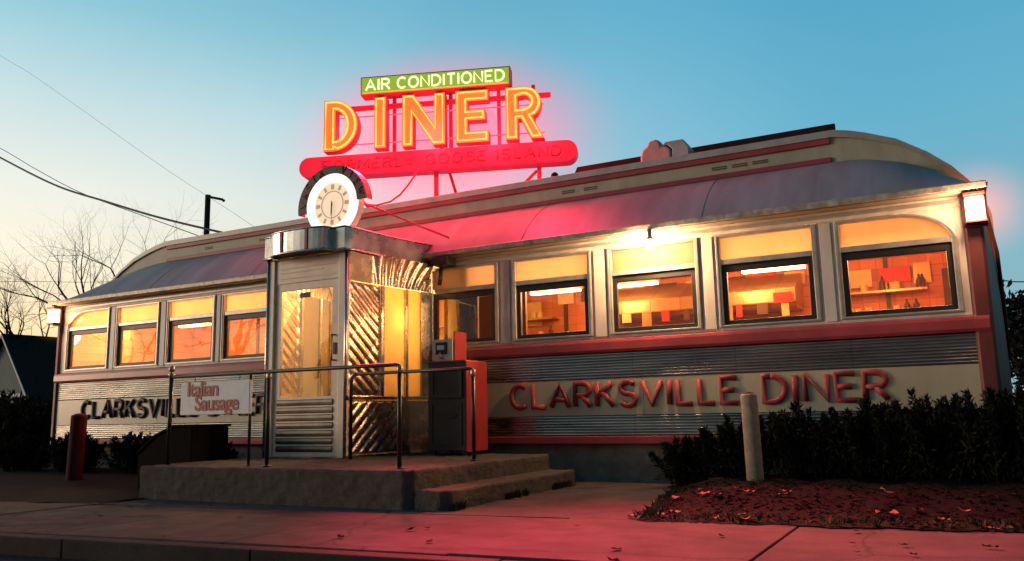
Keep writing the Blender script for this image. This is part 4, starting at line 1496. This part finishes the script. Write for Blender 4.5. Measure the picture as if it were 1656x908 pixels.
# railings
PZ = .368
def rail(name, label, y, x0, x1, posts, h, end_left=False, finial=None):
    t = thing(name, ((x0 + x1) / 2, y, PZ), label, 'handrail')
    z = PZ + h
    pts = [(x0, y, z), (x1 - .05, y, z), (x1 - .015, y, z - .012), (x1, y, z - .05)]
    MB().tube(pts, .021, 10).build('top_rail', M['iron'], t, smooth=True)
    for x in posts:
        MB().tube([(x, y, PZ - .01), (x, y, z - .02)], .023, 10).build('post', M['iron'], t, smooth=True)
        b = MB().lathe([(.027, 0), (.03, .02), (.03, .055), (.027, .07)], (x, y, z - .085), 12)
        b.build('fitting', M['joint'], t, smooth=True)
        MB().lathe([(.055, 0), (.055, .008), (.03, .02)], (x, y, PZ + .002), 12).build('flange', M['iron'], t, smooth=True)
    return t
r1 = rail('handrail', 'long black pipe railing along the front edge of the stoop, carrying the sausage sign', -3.2, -8.22, -4.90, [-6.66, -4.90], 1.03)
b = MB().tube([(-8.22, -3.2, PZ), (-8.22, -3.2, 1.44)], .026, 10)
b.build('post', M['iron'], r1, smooth=True)
b = MB().lathe([(.03, 0), (.038, .012), (.038, .035), (.02, .045), (.02, .055), (.036, .075), (.036, .10), (.018, .125), (.006, .135)], (-8.22, -3.2, 1.40), 14)
b.build('finial', M['joint'], r1, smooth=True)
MB().tube([(-6.93, -3.2, PZ), (-6.93, -3.2, 1.385)], .017, 8).build('post', M['iron'], r1, smooth=True)
r2 = rail('handrail', 'short black pipe railing beside the entrance, ending in front of the red vending box', -1.86, -6.60, -4.84, [-4.84], 1.04)
MB().tube([(-6.60, -1.86, PZ), (-6.60, -1.86, 1.34), (-6.585, -1.86, 1.385), (-6.54, -1.86, 1.405)], .023, 10).build('post', M['iron'], r2, smooth=True)
MB().tube([(-6.60, -1.86, 1.31), (-6.595, -1.86, 1.375), (-6.56, -1.86, 1.40), (-6.52, -1.86, 1.41)], .028, 10).build('fitting', M['joint'], r2, smooth=True)

# hanging Italian Sausage sign
hs = thing('hanging_sign', (-7.46, -3.2, 1.33), 'white board with red words Italian Sausage hanging from the front railing', 'sign')
b = MB().prism(rloop(-8.03, -6.905, .945, 1.325, (.03, .03), (.03, .03), 4), -3.215, -3.195)
b.build('board', M['signwhite'], hs, bevel=.004)
for x in (-7.82, -7.10):
    MB().tube([(x, -3.205, 1.322), (x, -3.2, 1.385)], .006, 6).build('hanger', M['iron'], hs)
def font_text(name, txt, x, z, size, sxx, m, parent, y, shear=0.0, off=.005):
    cu = bpy.data.curves.new(name, 'FONT')
    cu.body = txt
    cu.size = size
    cu.offset = off
    cu.extrude = .002
    cu.space_character = .92
    cu.shear = shear
    cu.resolution_u = 4
    tmp = bpy.data.objects.new('tmp', cu)
    COL.objects.link(tmp)
    dg = bpy.context.evaluated_depsgraph_get()
    me = bpy.data.meshes.new_from_object(tmp.evaluated_get(dg))
    bpy.data.objects.remove(tmp)
    me.name = name
    pw = world_loc(parent)
    me.transform(Matrix(((sxx, 0, 0, x - pw.x), (0, 0, -1, y - pw.y), (0, 1, 0, z - pw.z), (0, 0, 0, 1))))
    me.materials.clear()
    me.materials.append(M[m])
    o = bpy.data.objects.new(name, me)
    COL.objects.link(o)
    o.parent = parent
    return o
font_text('lettering', 'Italian', -7.93, 1.160, .240, 1.02, 'signred', hs, -3.2185, .0)
font_text('lettering', 'Sausage', -7.79, .995, .240, 1.02, 'signred', hs, -3.2185, .0)

# dark sloped bin behind the railing
bn = thing('storage_bin', (-8.95, -2.3, 0), 'dark sloped-top bin standing left of the entrance behind the hanging sign', 'bin')
MB().prism([(-9.52, .02), (-8.52, .02), (-8.52, .80), (-8.86, .80), (-9.20, .68), (-9.52, .46)], -2.6, -2.0).build('body', M['darkbin'], bn, bevel=.02)
MB().prism([(-8.54, .801), (-8.50, .801), (-8.50, .83), (-8.86, .83), (-9.21, .71), (-9.53, .49), (-9.53, .455), (-9.20, .682), (-8.86, .802)][::-1], -2.62, -1.98).build('lid', M['darkbin'], bn, bevel=.006)

# newspaper vending box and coin machine on top
nb = thing('newspaper_box', (-5.98, -.62, .37), 'dark fronted newspaper vending box with bright red side standing right of the entrance', 'vending box')
bx0, bx1, by0, by1 = -6.10, -5.51, -.90, -.38
bz = .40
MB().box(bx0, bx1 - .012, by0, by1, bz + .03, 1.56).build('body', M['box_grey'], nb, bevel=.01)
MB().box(bx1 - .010, bx1 + .006, by0 - .004, by1 + .004, bz + .02, 1.575).build('side_panel', M['box_red'], nb, bevel=.004)
MB().box(bx0 - .01, bx1 - .012, by0 - .008, by1 + .004, 1.562, 1.585).build('top_cover', M['box_red'], nb, bevel=.004)
MB().ring([(bx0 + .05, 1.10), (bx1 - .06, 1.10), (bx1 - .06, 1.50), (bx0 + .05, 1.50)], [(bx0 + .10, 1.15), (bx1 - .11, 1.15), (bx1 - .11, 1.45), (bx0 + .10, 1.45)], by0 - .025, by0 - .001).build('door_frame', M['box_grey'], nb, bevel=.004)
MB().box(bx0 + .10, bx1 - .11, by0 - .012, by0 - .006, 1.15, 1.45).build('window', M['sash'], nb)
b = MB().ring([(bx0 + .06, .50), (bx1 - .07, .50), (bx1 - .07, 1.04), (bx0 + .06, 1.04)], [(bx0 + .075, .515), (bx1 - .085, .515), (bx1 - .085, 1.025), (bx0 + .075, 1.025)], by0 - .012, by0 - .001)
b.build('panel_trim', M['box_grey'], nb)
MB().prism(arc((bx0 + bx1) / 2, .88, .15, .05, 0, 350, 16), by0 - .014, by0 - .001).build('handle_recess', M['sash'], nb)
for x in (bx0 + .04, bx1 - .08):
    for y in (by0 + .04, by1 - .06):
        MB().box(x, x + .04, y, y + .04, .371, bz + .029).build('leg', M['sash'], nb)
cm = thing('coin_machine', (-5.85, -.6, 1.59), 'grey coin machine with tall red end plate on top of the newspaper box', 'coin machine')
MB().box(-6.10, -5.78, -.80, -.50, 1.587, 1.88).build('body', M['frame'], cm, bevel=.012)
MB().box(-6.04, -5.86, -.812, -.801, 1.68, 1.84).build('coin_plate', M['sash'], cm, bevel=.004)
MB().box(-6.01, -5.90, -.818, -.8125, 1.74, 1.80).build('price_card', M['signwhite'], cm)
MB().tube([(-5.95, -.80, 1.63), (-5.95, -.84, 1.63), (-5.95, -.84, 1.70)], .012, 8).build('coin_return', M['joint'], cm, smooth=True)
MB().box(-5.775, -5.755, -.78, -.48, 1.587, 1.98).build('end_plate', M['box_red'], cm, bevel=.004)

# ------------------------------------------------------------------ bollards
def bollard(x, y, z0, z1, r, lean, label, m):
    t = thing('bollard', (x, y, z0), label, 'bollard')
    b = MB().lathe([(r * 1.02, -.12), (r, .1), (r * .98, z1 - z0 - .03), (r * .95, z1 - z0 - .012), (r * .80, z1 - z0)], (x, y, z0), 24)
    o = b.build('pipe', M[m], t, smooth=True)
    MB().lathe([(r * .79, 0), (r * .55, .02), (.01, .03)], (x, y, z1 - .006), 20).build('concrete_cap', M['concrete'], t, smooth=True)
    t.rotation_euler = (0, lean, 0)
    return t
bollard(-1.87, -1.25, .13, 1.04, .086, R(-1), 'tan weathered pipe bollard in front of the dark hedge right of the walkway', 'bollard')
M['bollard_red_lit'] = mat('red_lit_bollard_paint', (.055, .014, .012), .75, 0, .22, 7, .2, 60, dirt=.4)  # red neon light put into the base colour
bollard(-11.68, -2.0, .0, 1.0, .115, R(2), 'dark pipe bollard with red light in its colour at the left below the painted diner name', 'bollard_red_lit')

# ------------------------------------------------------------------ vegetation
def leaf_mesh(name, pts, nrm, size, m, parent=None, elong=2.2, rs=None, seed=1):
    g = np.random.default_rng(seed)
    n = len(pts)
    d = nrm + g.normal(0, .35, (n, 3))
    d /= np.linalg.norm(d, axis=1)[:, None]
    q = g.normal(0, 1, (n, 3))
    w = np.cross(d, q)
    w /= np.linalg.norm(w, axis=1)[:, None]
    s = size * g.uniform(.6, 1.4, n)[:, None]
    a = pts - w * s * .35
    c = pts + w * s * .35
    tip = pts + d * s * elong
    mid = pts - d * s * .3
    v = np.stack([mid, c + d * s * elong * .4, tip, a + d * s * elong * .4], 1).reshape(-1, 3)
    off = np.array(world_loc(parent)) if parent is not None else np.zeros(3)
    v = v - off
    me = bpy.data.meshes.new(name)
    me.vertices.add(4 * n)
    me.vertices.foreach_set('co', v.astype(np.float32).ravel())
    me.loops.add(4 * n)
    me.loops.foreach_set('vertex_index', np.arange(4 * n, dtype=np.int32))
    me.polygons.add(n)
    me.polygons.foreach_set('loop_start', np.arange(0, 4 * n, 4, dtype=np.int32))
    me.update(calc_edges=True)
    me.materials.append(m)
    o = bpy.data.objects.new(name, me)
    COL.objects.link(o)
    if parent is not None: o.parent = parent
    return o

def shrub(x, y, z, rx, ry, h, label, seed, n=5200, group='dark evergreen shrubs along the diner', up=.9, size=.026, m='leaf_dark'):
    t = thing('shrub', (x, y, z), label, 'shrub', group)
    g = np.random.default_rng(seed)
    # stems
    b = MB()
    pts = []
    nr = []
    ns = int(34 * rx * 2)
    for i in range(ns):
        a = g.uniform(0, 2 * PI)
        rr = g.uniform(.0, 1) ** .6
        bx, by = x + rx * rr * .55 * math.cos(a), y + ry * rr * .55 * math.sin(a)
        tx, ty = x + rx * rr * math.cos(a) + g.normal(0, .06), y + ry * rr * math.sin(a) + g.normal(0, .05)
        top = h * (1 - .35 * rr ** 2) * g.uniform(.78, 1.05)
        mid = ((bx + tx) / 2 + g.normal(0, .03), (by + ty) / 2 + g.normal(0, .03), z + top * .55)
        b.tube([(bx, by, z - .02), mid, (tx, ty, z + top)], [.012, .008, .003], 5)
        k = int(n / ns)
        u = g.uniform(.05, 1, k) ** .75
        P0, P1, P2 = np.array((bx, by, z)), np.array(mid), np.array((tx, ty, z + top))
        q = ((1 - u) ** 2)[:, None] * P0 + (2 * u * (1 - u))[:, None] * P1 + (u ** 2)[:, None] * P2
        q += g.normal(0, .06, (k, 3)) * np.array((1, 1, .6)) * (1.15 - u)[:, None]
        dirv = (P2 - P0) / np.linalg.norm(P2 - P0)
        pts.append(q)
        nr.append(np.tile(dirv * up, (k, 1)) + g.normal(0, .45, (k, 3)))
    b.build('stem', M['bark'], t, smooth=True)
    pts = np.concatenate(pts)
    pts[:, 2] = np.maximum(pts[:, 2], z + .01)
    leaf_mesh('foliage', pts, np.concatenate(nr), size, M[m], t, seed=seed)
    return t
SL = ['lowest evergreen shrub beside the walkway, at the left end of the right hedge', 'dark evergreen shrub behind the tan bollard',
      'dark evergreen shrub just right of the tan bollard, below the word DINER', 'dark evergreen shrub under the last letters of DINER',
      'dark feathery evergreen shrub below the blank end of the cream band', 'tall dark evergreen shrub in front of the right corner post',
      'large dark evergreen shrub right of the diner corner', 'dark evergreen shrub at the far right edge of the photo']
for i, (x, y, rx, ry, h) in enumerate([(-2.78, -.48, .40, .36, .50), (-2.15, -.62, .52, .46, .62), (-1.45, -.66, .58, .5, .74), (-.78, -.70, .60, .5, .78), (-.15, -.74, .58, .5, .84), (.38, -.80, .55, .5, .86), (1.10, -.7, .7, .6, .98), (1.2, -2.0, .7, .7, .55)]):
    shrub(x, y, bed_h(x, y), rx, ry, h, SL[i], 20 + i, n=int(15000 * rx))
SLL = ['dark low shrub at the far left beyond the red bollard', 'dark low shrub behind the red bollard', 'dark low shrub under the left lettering, right of the red bollard',
       'dark low shrub between the red bollard and the dark bin', 'dark low shrub in front of the stoop left end, next to the bin']
for i, (x, y, rx, ry, h) in enumerate([(-14.9, -.8, .7, .5, .62), (-13.4, -.75, .7, .5, .70), (-11.95, -.7, .7, .5, .66), (-10.75, -.8, .65, .5, .62), (-9.75, -1.3, .55, .5, .58)]):
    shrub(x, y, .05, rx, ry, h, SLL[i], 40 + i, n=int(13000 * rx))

# ragged grass along steps and bed edge, fallen leaves and litter
g = np.random.default_rng(5)
pts = []
for i in range(2600):
    if i % 3:
        y = g.uniform(-3.3, -.3)
        x = -4.235 + abs(g.normal(0, .02))
        if math.sin(y * 5.3) + .4 * math.sin(y * 17) < .35: continue
        pts.append((x, y, .004))
    else:
        if i % 2:
            y = g.uniform(-3.3, -.1)
            pts.append((bed_edge_x(y) + abs(g.normal(0, .09)), y, .010))
        else:
            x = -2.5 + 6 * g.uniform(0, 1)
            pts.append((x, back_y(x) + abs(g.normal(0, .10)) - .02, .010))
pts = np.array(pts)
o = leaf_mesh('grass', pts, np.tile((0, 0, 1.0), (len(pts), 1)) + g.normal(0, .35, (len(pts), 3)), .022, M['grass'], None, elong=3.2, seed=3)
tag(o, 'ragged tufts of dry grass along the lower step and the bed edge', 'grass', kind='stuff')

def scatter_leaves(n, m, name, size, region, seed, flat=.18):
    g = np.random.default_rng(seed)
    bb = MB()
    for i in range(n):
        x, y, zz = region(g)
        s = size * g.uniform(.6, 1.35)
        a = g.uniform(0, 2 * PI)
        tilt = g.uniform(-.7, .7) * (flat / .18)
        c, s_ = math.cos(a), math.sin(a)
        def P(u, v, w):
            X, Y = u * s, v * s
            Z = w * s + tilt * X * .6
            return (x + X * c - Y * s_, y + X * s_ + Y * c, zz + abs(Z) * .9 + .006)
        k = len(bb.v)
        cu = g.uniform(.1, .45)
        prof = [(-1, 0, cu), (-.45, -.42, .05), (.1, -.62, cu * .8), (.55, -.36, .1), (1, 0, cu), (.5, .40, .12), (.05, .60, cu * .9), (-.5, .38, .05)]
        bb.v += [P(*q) for q in prof] + [P(0, 0, -.02)]
        for j in range(8):
            bb.f.append((k + j, k + (j + 1) % 8, k + 8))
    o = bb.build(name, M[m])
    return o
def reg_bed(g):
    while True:
        x = -2.9 + 5.4 * g.uniform(0, 1)
        y = back_y(x) - .07 + 2.3 * g.uniform(0, 1) ** 1.2
        if x > bed_edge_x(y) + .02 and y < -.2:
            return x, y, bed_h(x, y)
o = scatter_leaves(2600, 'litter_leaf', 'leaf_litter', .026, reg_bed, 11)
tag(o, 'dark brown leaf litter covering the planting bed', 'leaf litter', kind='stuff')
def reg_bed2(g):
    while True:
        x = -2.7 + 4.4 * g.uniform(0, 1)
        y = back_y(x) - .06 + 1.35 * g.uniform(0, 1) ** 1.3
        if x > bed_edge_x(y) - .1:
            return x, y, bed_h(x, y) + .012
o = scatter_leaves(48, 'leaf_fallen', 'fallen_leaves', .052, reg_bed2, 12, .3)
tag(o, 'scattered pale fallen leaves on the bed in front of the hedge', 'fallen leaves', kind='stuff')
def reg_walk(g):
    x = g.uniform(-8, 2)
    return x, g.uniform(kerb_y(x), back_y(x) + .3), .006
o = scatter_leaves(26, 'litter_leaf', 'fallen_leaves', .04, reg_walk, 13)
tag(o, 'a few dark leaves and scraps lying on the sidewalk', 'fallen leaves', kind='stuff')

# trees
def bare_tree(x, y, h, label, seed, spread=.55, z=-.1, depth=6, group='bare trees'):
    t = thing('bare_tree', (x, y, z), label, 'tree', group)
    g = random.Random(seed)
    tr, cr = MB(), MB()
    def grow(p, d, L, r, lev):
        n = 4
        pts = [p]
        rs = [r]
        q = p.copy()
        dd = d.copy()
        for i in range(n):
            dd = (dd + Vector((g.gauss(0, .10), g.gauss(0, .10), g.gauss(.05, .06)))).normalized()
            q = q + dd * L / n
            pts.append(q.copy())
            rs.append(r * (1 - .38 * (i + 1) / n))
        (tr if lev == 0 else cr).tube(pts, rs, 7 if lev < 2 else 4, cap=False)
        if lev >= depth: return
        k = 3 if lev < 3 else 2
        if lev == 0: k = 4
        for i in range(k):
            a = g.uniform(0, 2 * PI)
            ax = dd.orthogonal()
            ax.rotate(Matrix.Rotation(a, 3, dd))
            sp = spread * g.uniform(.5, 1.25)
            nd = (dd + ax * sp).normalized()
            grow(pts[-1], nd, L * g.uniform(.62, .86), rs[-1] * g.uniform(.55, .78), lev + 1)
        for i in (2, 3):
            if lev > 0 and g.random() < .75:
                ax = dd.orthogonal()
                ax.rotate(Matrix.Rotation(g.uniform(0, 2 * PI), 3, dd))
                grow(pts[i], (dd * .6 + ax * .8).normalized(), L * g.uniform(.4, .65), rs[i] * .45, lev + 2)
    grow(Vector((x, y, z)), Vector((0, 0, 1)), h * .30, h * .026, 0)
    tr.build('trunk', M['bark'], t, smooth=True)
    cr.build('crown', M['bark'], t, smooth=True)
    return t
bare_tree(-42.5, 22.5, 14.4, 'large bare tree with spreading twigs behind the left end of the diner', 5)
bare_tree(-55.5, 23.0, 13.0, 'bare tree behind the house at the left edge of the photo', 9)

def leafy(x, y, h, rad, label, seed, n=9000, size=.22, z=-.1, trunk=.35, group='dark trees beyond the right end'):
    t = thing('tree', (x, y, z), label, 'tree', group)
    g = np.random.default_rng(seed)
    b = MB()
    b.tube([(x, y, z), (x + .1, y, z + h * trunk), (x, y + .1, z + h * .8)], [h * .025, h * .018, h * .006], 8)
    cl = []
    for i in range(26):
        th, u = g.uniform(0, 2 * PI), g.uniform(0, 1)
        zz = z + h * (trunk * .6 + (1 - trunk * .6) * u)
        rr = rad * (1 - .55 * u) * g.uniform(.35, 1)
        c = np.array((x + rr * math.cos(th), y + rr * math.sin(th), zz - rad * .18))
        cl.append((c, rad * g.uniform(.24, .42)))
        b.tube([(x, y, zz - h * .12), tuple(c)], [h * .008, h * .003], 5)
    b.build('trunk', M['bark'], t, smooth=True)
    pts = []
    nr = []
    for c, r_ in cl:
        k = n // len(cl)
        d = g.normal(0, 1, (k, 3))
        d /= np.linalg.norm(d, axis=1)[:, None]
        q = c + d * (r_ * g.uniform(.3, 1, k)[:, None] ** .5) * np.array((1, 1, .8))
        pts.append(q)
        nr.append(d)
    leaf_mesh('crown', np.concatenate(pts), np.concatenate(nr), size, M['leaf_far'], t, elong=1.3, seed=seed)
    return t
leafy(2.2, 15.5, 3.9, 2.6, 'dark rounded tree just right of the diner corner', 61, size=.13)
leafy(5.6, 17.5, 4.7, 2.8, 'taller dark tree at the right edge of the photo', 62, size=.14)
leafy(9.5, 14.5, 4.4, 2.8, 'dark tree beyond the right edge behind the hedge', 63, size=.14)
leafy(-44.6, 24.5, 6.3, 2.0, 'dark rounded evergreen between the left house and the diner', 64, size=.14, group='dark trees at left')
# overgrown dark bushes right of the building
shrub(2.4, 1.2, .05, 1.3, 1.0, 1.35, 'tall dark bush right of the diner, below the far trees', 71, n=9000, size=.05)
shrub(3.2, -.6, .05, 1.1, .9, 1.05, 'dark bush in front of the tall one at the right edge', 72, n=7000, size=.05)
# dark planting at far left
for i, (x, y, rx, h, lb) in enumerate([(-18.2, 1.0, 1.4, 1.5, 'dark bush at the left side of the diner corner'), (-21.5, 2.5, 1.7, 1.7, 'dark bush in front of the left house'), (-25, 4, 2.0, 1.9, 'dark bush at the left edge in front of the house window')]):
    shrub(x, y, 0, rx, rx * .7, h, lb, 80 + i, n=6000, size=.06, group='dark bushes by the left house')

# ------------------------------------------------------------------ house at the left
def house(name, x, y, rot, hw, length, ez, az, label, roofm, win=True, z=-.15):
    t = thing(name, (x, y, z), label, 'house')
    t.rotation_euler = (0, 0, rot)
    # local: ridge along +x, gable front at x=0
    b = MB().prism([(-hw, 0), (hw, 0), (hw, ez), (0, az - .12), (-hw, ez)], 0, length, 'x')
    b.build('wall', M['house_wall'], t, world=False)
    b = MB()
    ov = .35
    sl = (az - ez) / hw
    for s in (-1, 1):
        p = [(0, az), (s * (hw + ov), ez - sl * ov), (s * (hw + ov), ez - sl * ov + .16), (0, az + .17)]
        b.prism(p, -.3, length + .3, 'x')
    rf = b.build('roof', M[roofm], t, world=False)
    b = MB()
    for s in (-1, 1):
        p = [(0, az - .02), (s * (hw + ov), ez - sl * ov - .02), (s * (hw + ov), ez - sl * ov + .15), (0, az + .15)]
        b.prism(p, -.36, -.302, 'x')
    b.build('barge_board', M['white_trim'], t, world=False)
    MB().box(length * .6, length * .6 + .7, -.35, .35, az - .4, az + .9).build('chimney', M['house_roof'], rf, world=False)
    b = MB().box(-.06, -.002, -hw - .0, hw + .0, ez - .05, ez + .15)
    b.build('string_course', M['white_trim'], t, world=False)
    for yy, zz, w, h in ((-1.7, 1.0, .9, 1.3), (.8, 1.0, .9, 1.3)):
        f = MB().ring([(yy - .1, zz - .1), (yy + w + .1, zz - .1), (yy + w + .1, zz + h + .1), (yy - .1, zz + h + .1)], [(yy, zz), (yy + w, zz), (yy + w, zz + h), (yy, zz + h)], -.07, -.003, 'x').build('window', M['white_trim'], t, world=False)
        MB().box(-.03, -.012, yy, yy + w, zz, zz + h).build('pane', M['in_dark'], f, world=False)
        MB().box(-.05, -.031, yy + w / 2 - .025, yy + w / 2 + .025, zz, zz + h).build('glazing_bar', M['white_trim'], f, world=False)
    return t
house('house', -54.6, 22.0, R(87), 3.3, 11, 2.8, 6.75, 'dark roofed weatherboard house with a pale gable at the left edge', 'house_roof')
# across the street, seen only in the left windows' reflections
house('house', -22.5, -21.0, R(-60), 3.6, 10, 3.2, 6.6, 'red roofed house across the street, mirrored in the left windows', 'red_roof')
bare_tree(-33, -15.0, 10, 'bare tree across the street mirrored in the leftmost window', 15, depth=5)
bare_tree(-29, -17.5, 11, 'bare tree across the street mirrored in the second left window', 16, depth=5)

# ------------------------------------------------------------------ pole and wires
pl = thing('utility_pole', (-28.4, 15, -.1), 'slim dark pole with a short side arm rising behind the diner roof', 'utility pole')
MB().tube([(-28.4, 15, -.1), (-28.42, 15, 10.75)], [.15, .12], 10).build('post', M['wood'], pl, smooth=True)
MB().tube([(-28.42, 15, 10.68), (-27.6, 15.1, 10.45)], .055, 8).build('arm', M['wood'], pl, smooth=True)
MB().lathe([(.03, 0), (.07, .04), (.06, .10)], (-27.55, 15.1, 10.34), 10).build('lamp_head', M['wood'], pl, smooth=True)
def catmull(P, n=8):
    P = [Vector(p) for p in P]
    out = []
    for i in range(len(P) - 1):
        p0, p1, p2, p3 = P[max(0, i - 1)], P[i], P[i + 1], P[min(len(P) - 1, i + 2)]
        for j in range(n):
            t = j / n
            out.append(.5 * ((2 * p1) + (p2 - p0) * t + (2 * p0 - 5 * p1 + 4 * p2 - p3) * t * t + (3 * p1 - p0 - 3 * p2 + p3) * t ** 3))
    out.append(P[-1])
    return out
def wire(pts, r, label):
    b = MB().tube(catmull(pts), r, 6)
    tag(b.build('overhead_wire', M['wire'], smooth=True), label, 'wire', 'overhead wires')
wire([(-64, 8, 33), (-50, 8, 22.2), (-40, 8, 15.5), (-36, 8, 13.1), (-32.08, 8, 11.19), (-28.41, 8, 9.51), (-25.54, 8, 8.5), (-22.94, 8, 7.62), (-20.44, 8, 6.87), (-18.2, 8, 6.25), (-16, 8, 5.75)], .035, 'thickest sagging overhead wire at the left, ending behind the roof')
wire([(-64, 8, 33.2), (-50, 8, 22.4), (-40, 8, 15.6), (-36, 8, 13.4), (-32.13, 8, 11.58), (-29.61, 8, 10.29), (-26.94, 8, 9.02), (-23.88, 8, 7.85), (-20.56, 8, 6.6), (-18, 8, 5.6)], .013, 'thin overhead wire crossing just above the thickest one')
wire([(-46, 12, 22.5), (-39.93, 12, 18.82), (-37.25, 12, 17.27), (-32.42, 12, 14.18), (-27.44, 12, 10.98), (-23.5, 12, 8.6), (-20, 12, 6.4)], .006, 'faint thin wire slanting across the upper left sky')
wire([(-2, 20, 5.2), (1.52, 20, 4.76), (2.24, 20, 4.65), (6, 20, 4.35), (12, 20, 4.2)], .018, 'thin level wire beyond the right corner of the diner')
wire([(-60, 22, 10.6), (-54, 22, 10.2), (-46, 22, 9.4), (-38, 22, 8.9)], .014, 'thin wire low in the sky through the left bare tree')

# ------------------------------------------------------------------ render settings
scene.view_settings.view_transform = 'Standard'
scene.view_settings.look = 'None'
scene.view_settings.exposure = 0
scene.view_settings.gamma = 1
scene.render.engine = 'CYCLES'
cy = scene.cycles
cy.max_bounces = 8
cy.diffuse_bounces = 3
cy.glossy_bounces = 4
cy.transparent_max_bounces = 12
cy.transmission_bounces = 4
cy.caustics_reflective = False
cy.caustics_refractive = False
cy.sample_clamp_indirect = 4
cy.sample_clamp_direct = 30
cy.use_denoising = True
scene.render.film_transparent = False
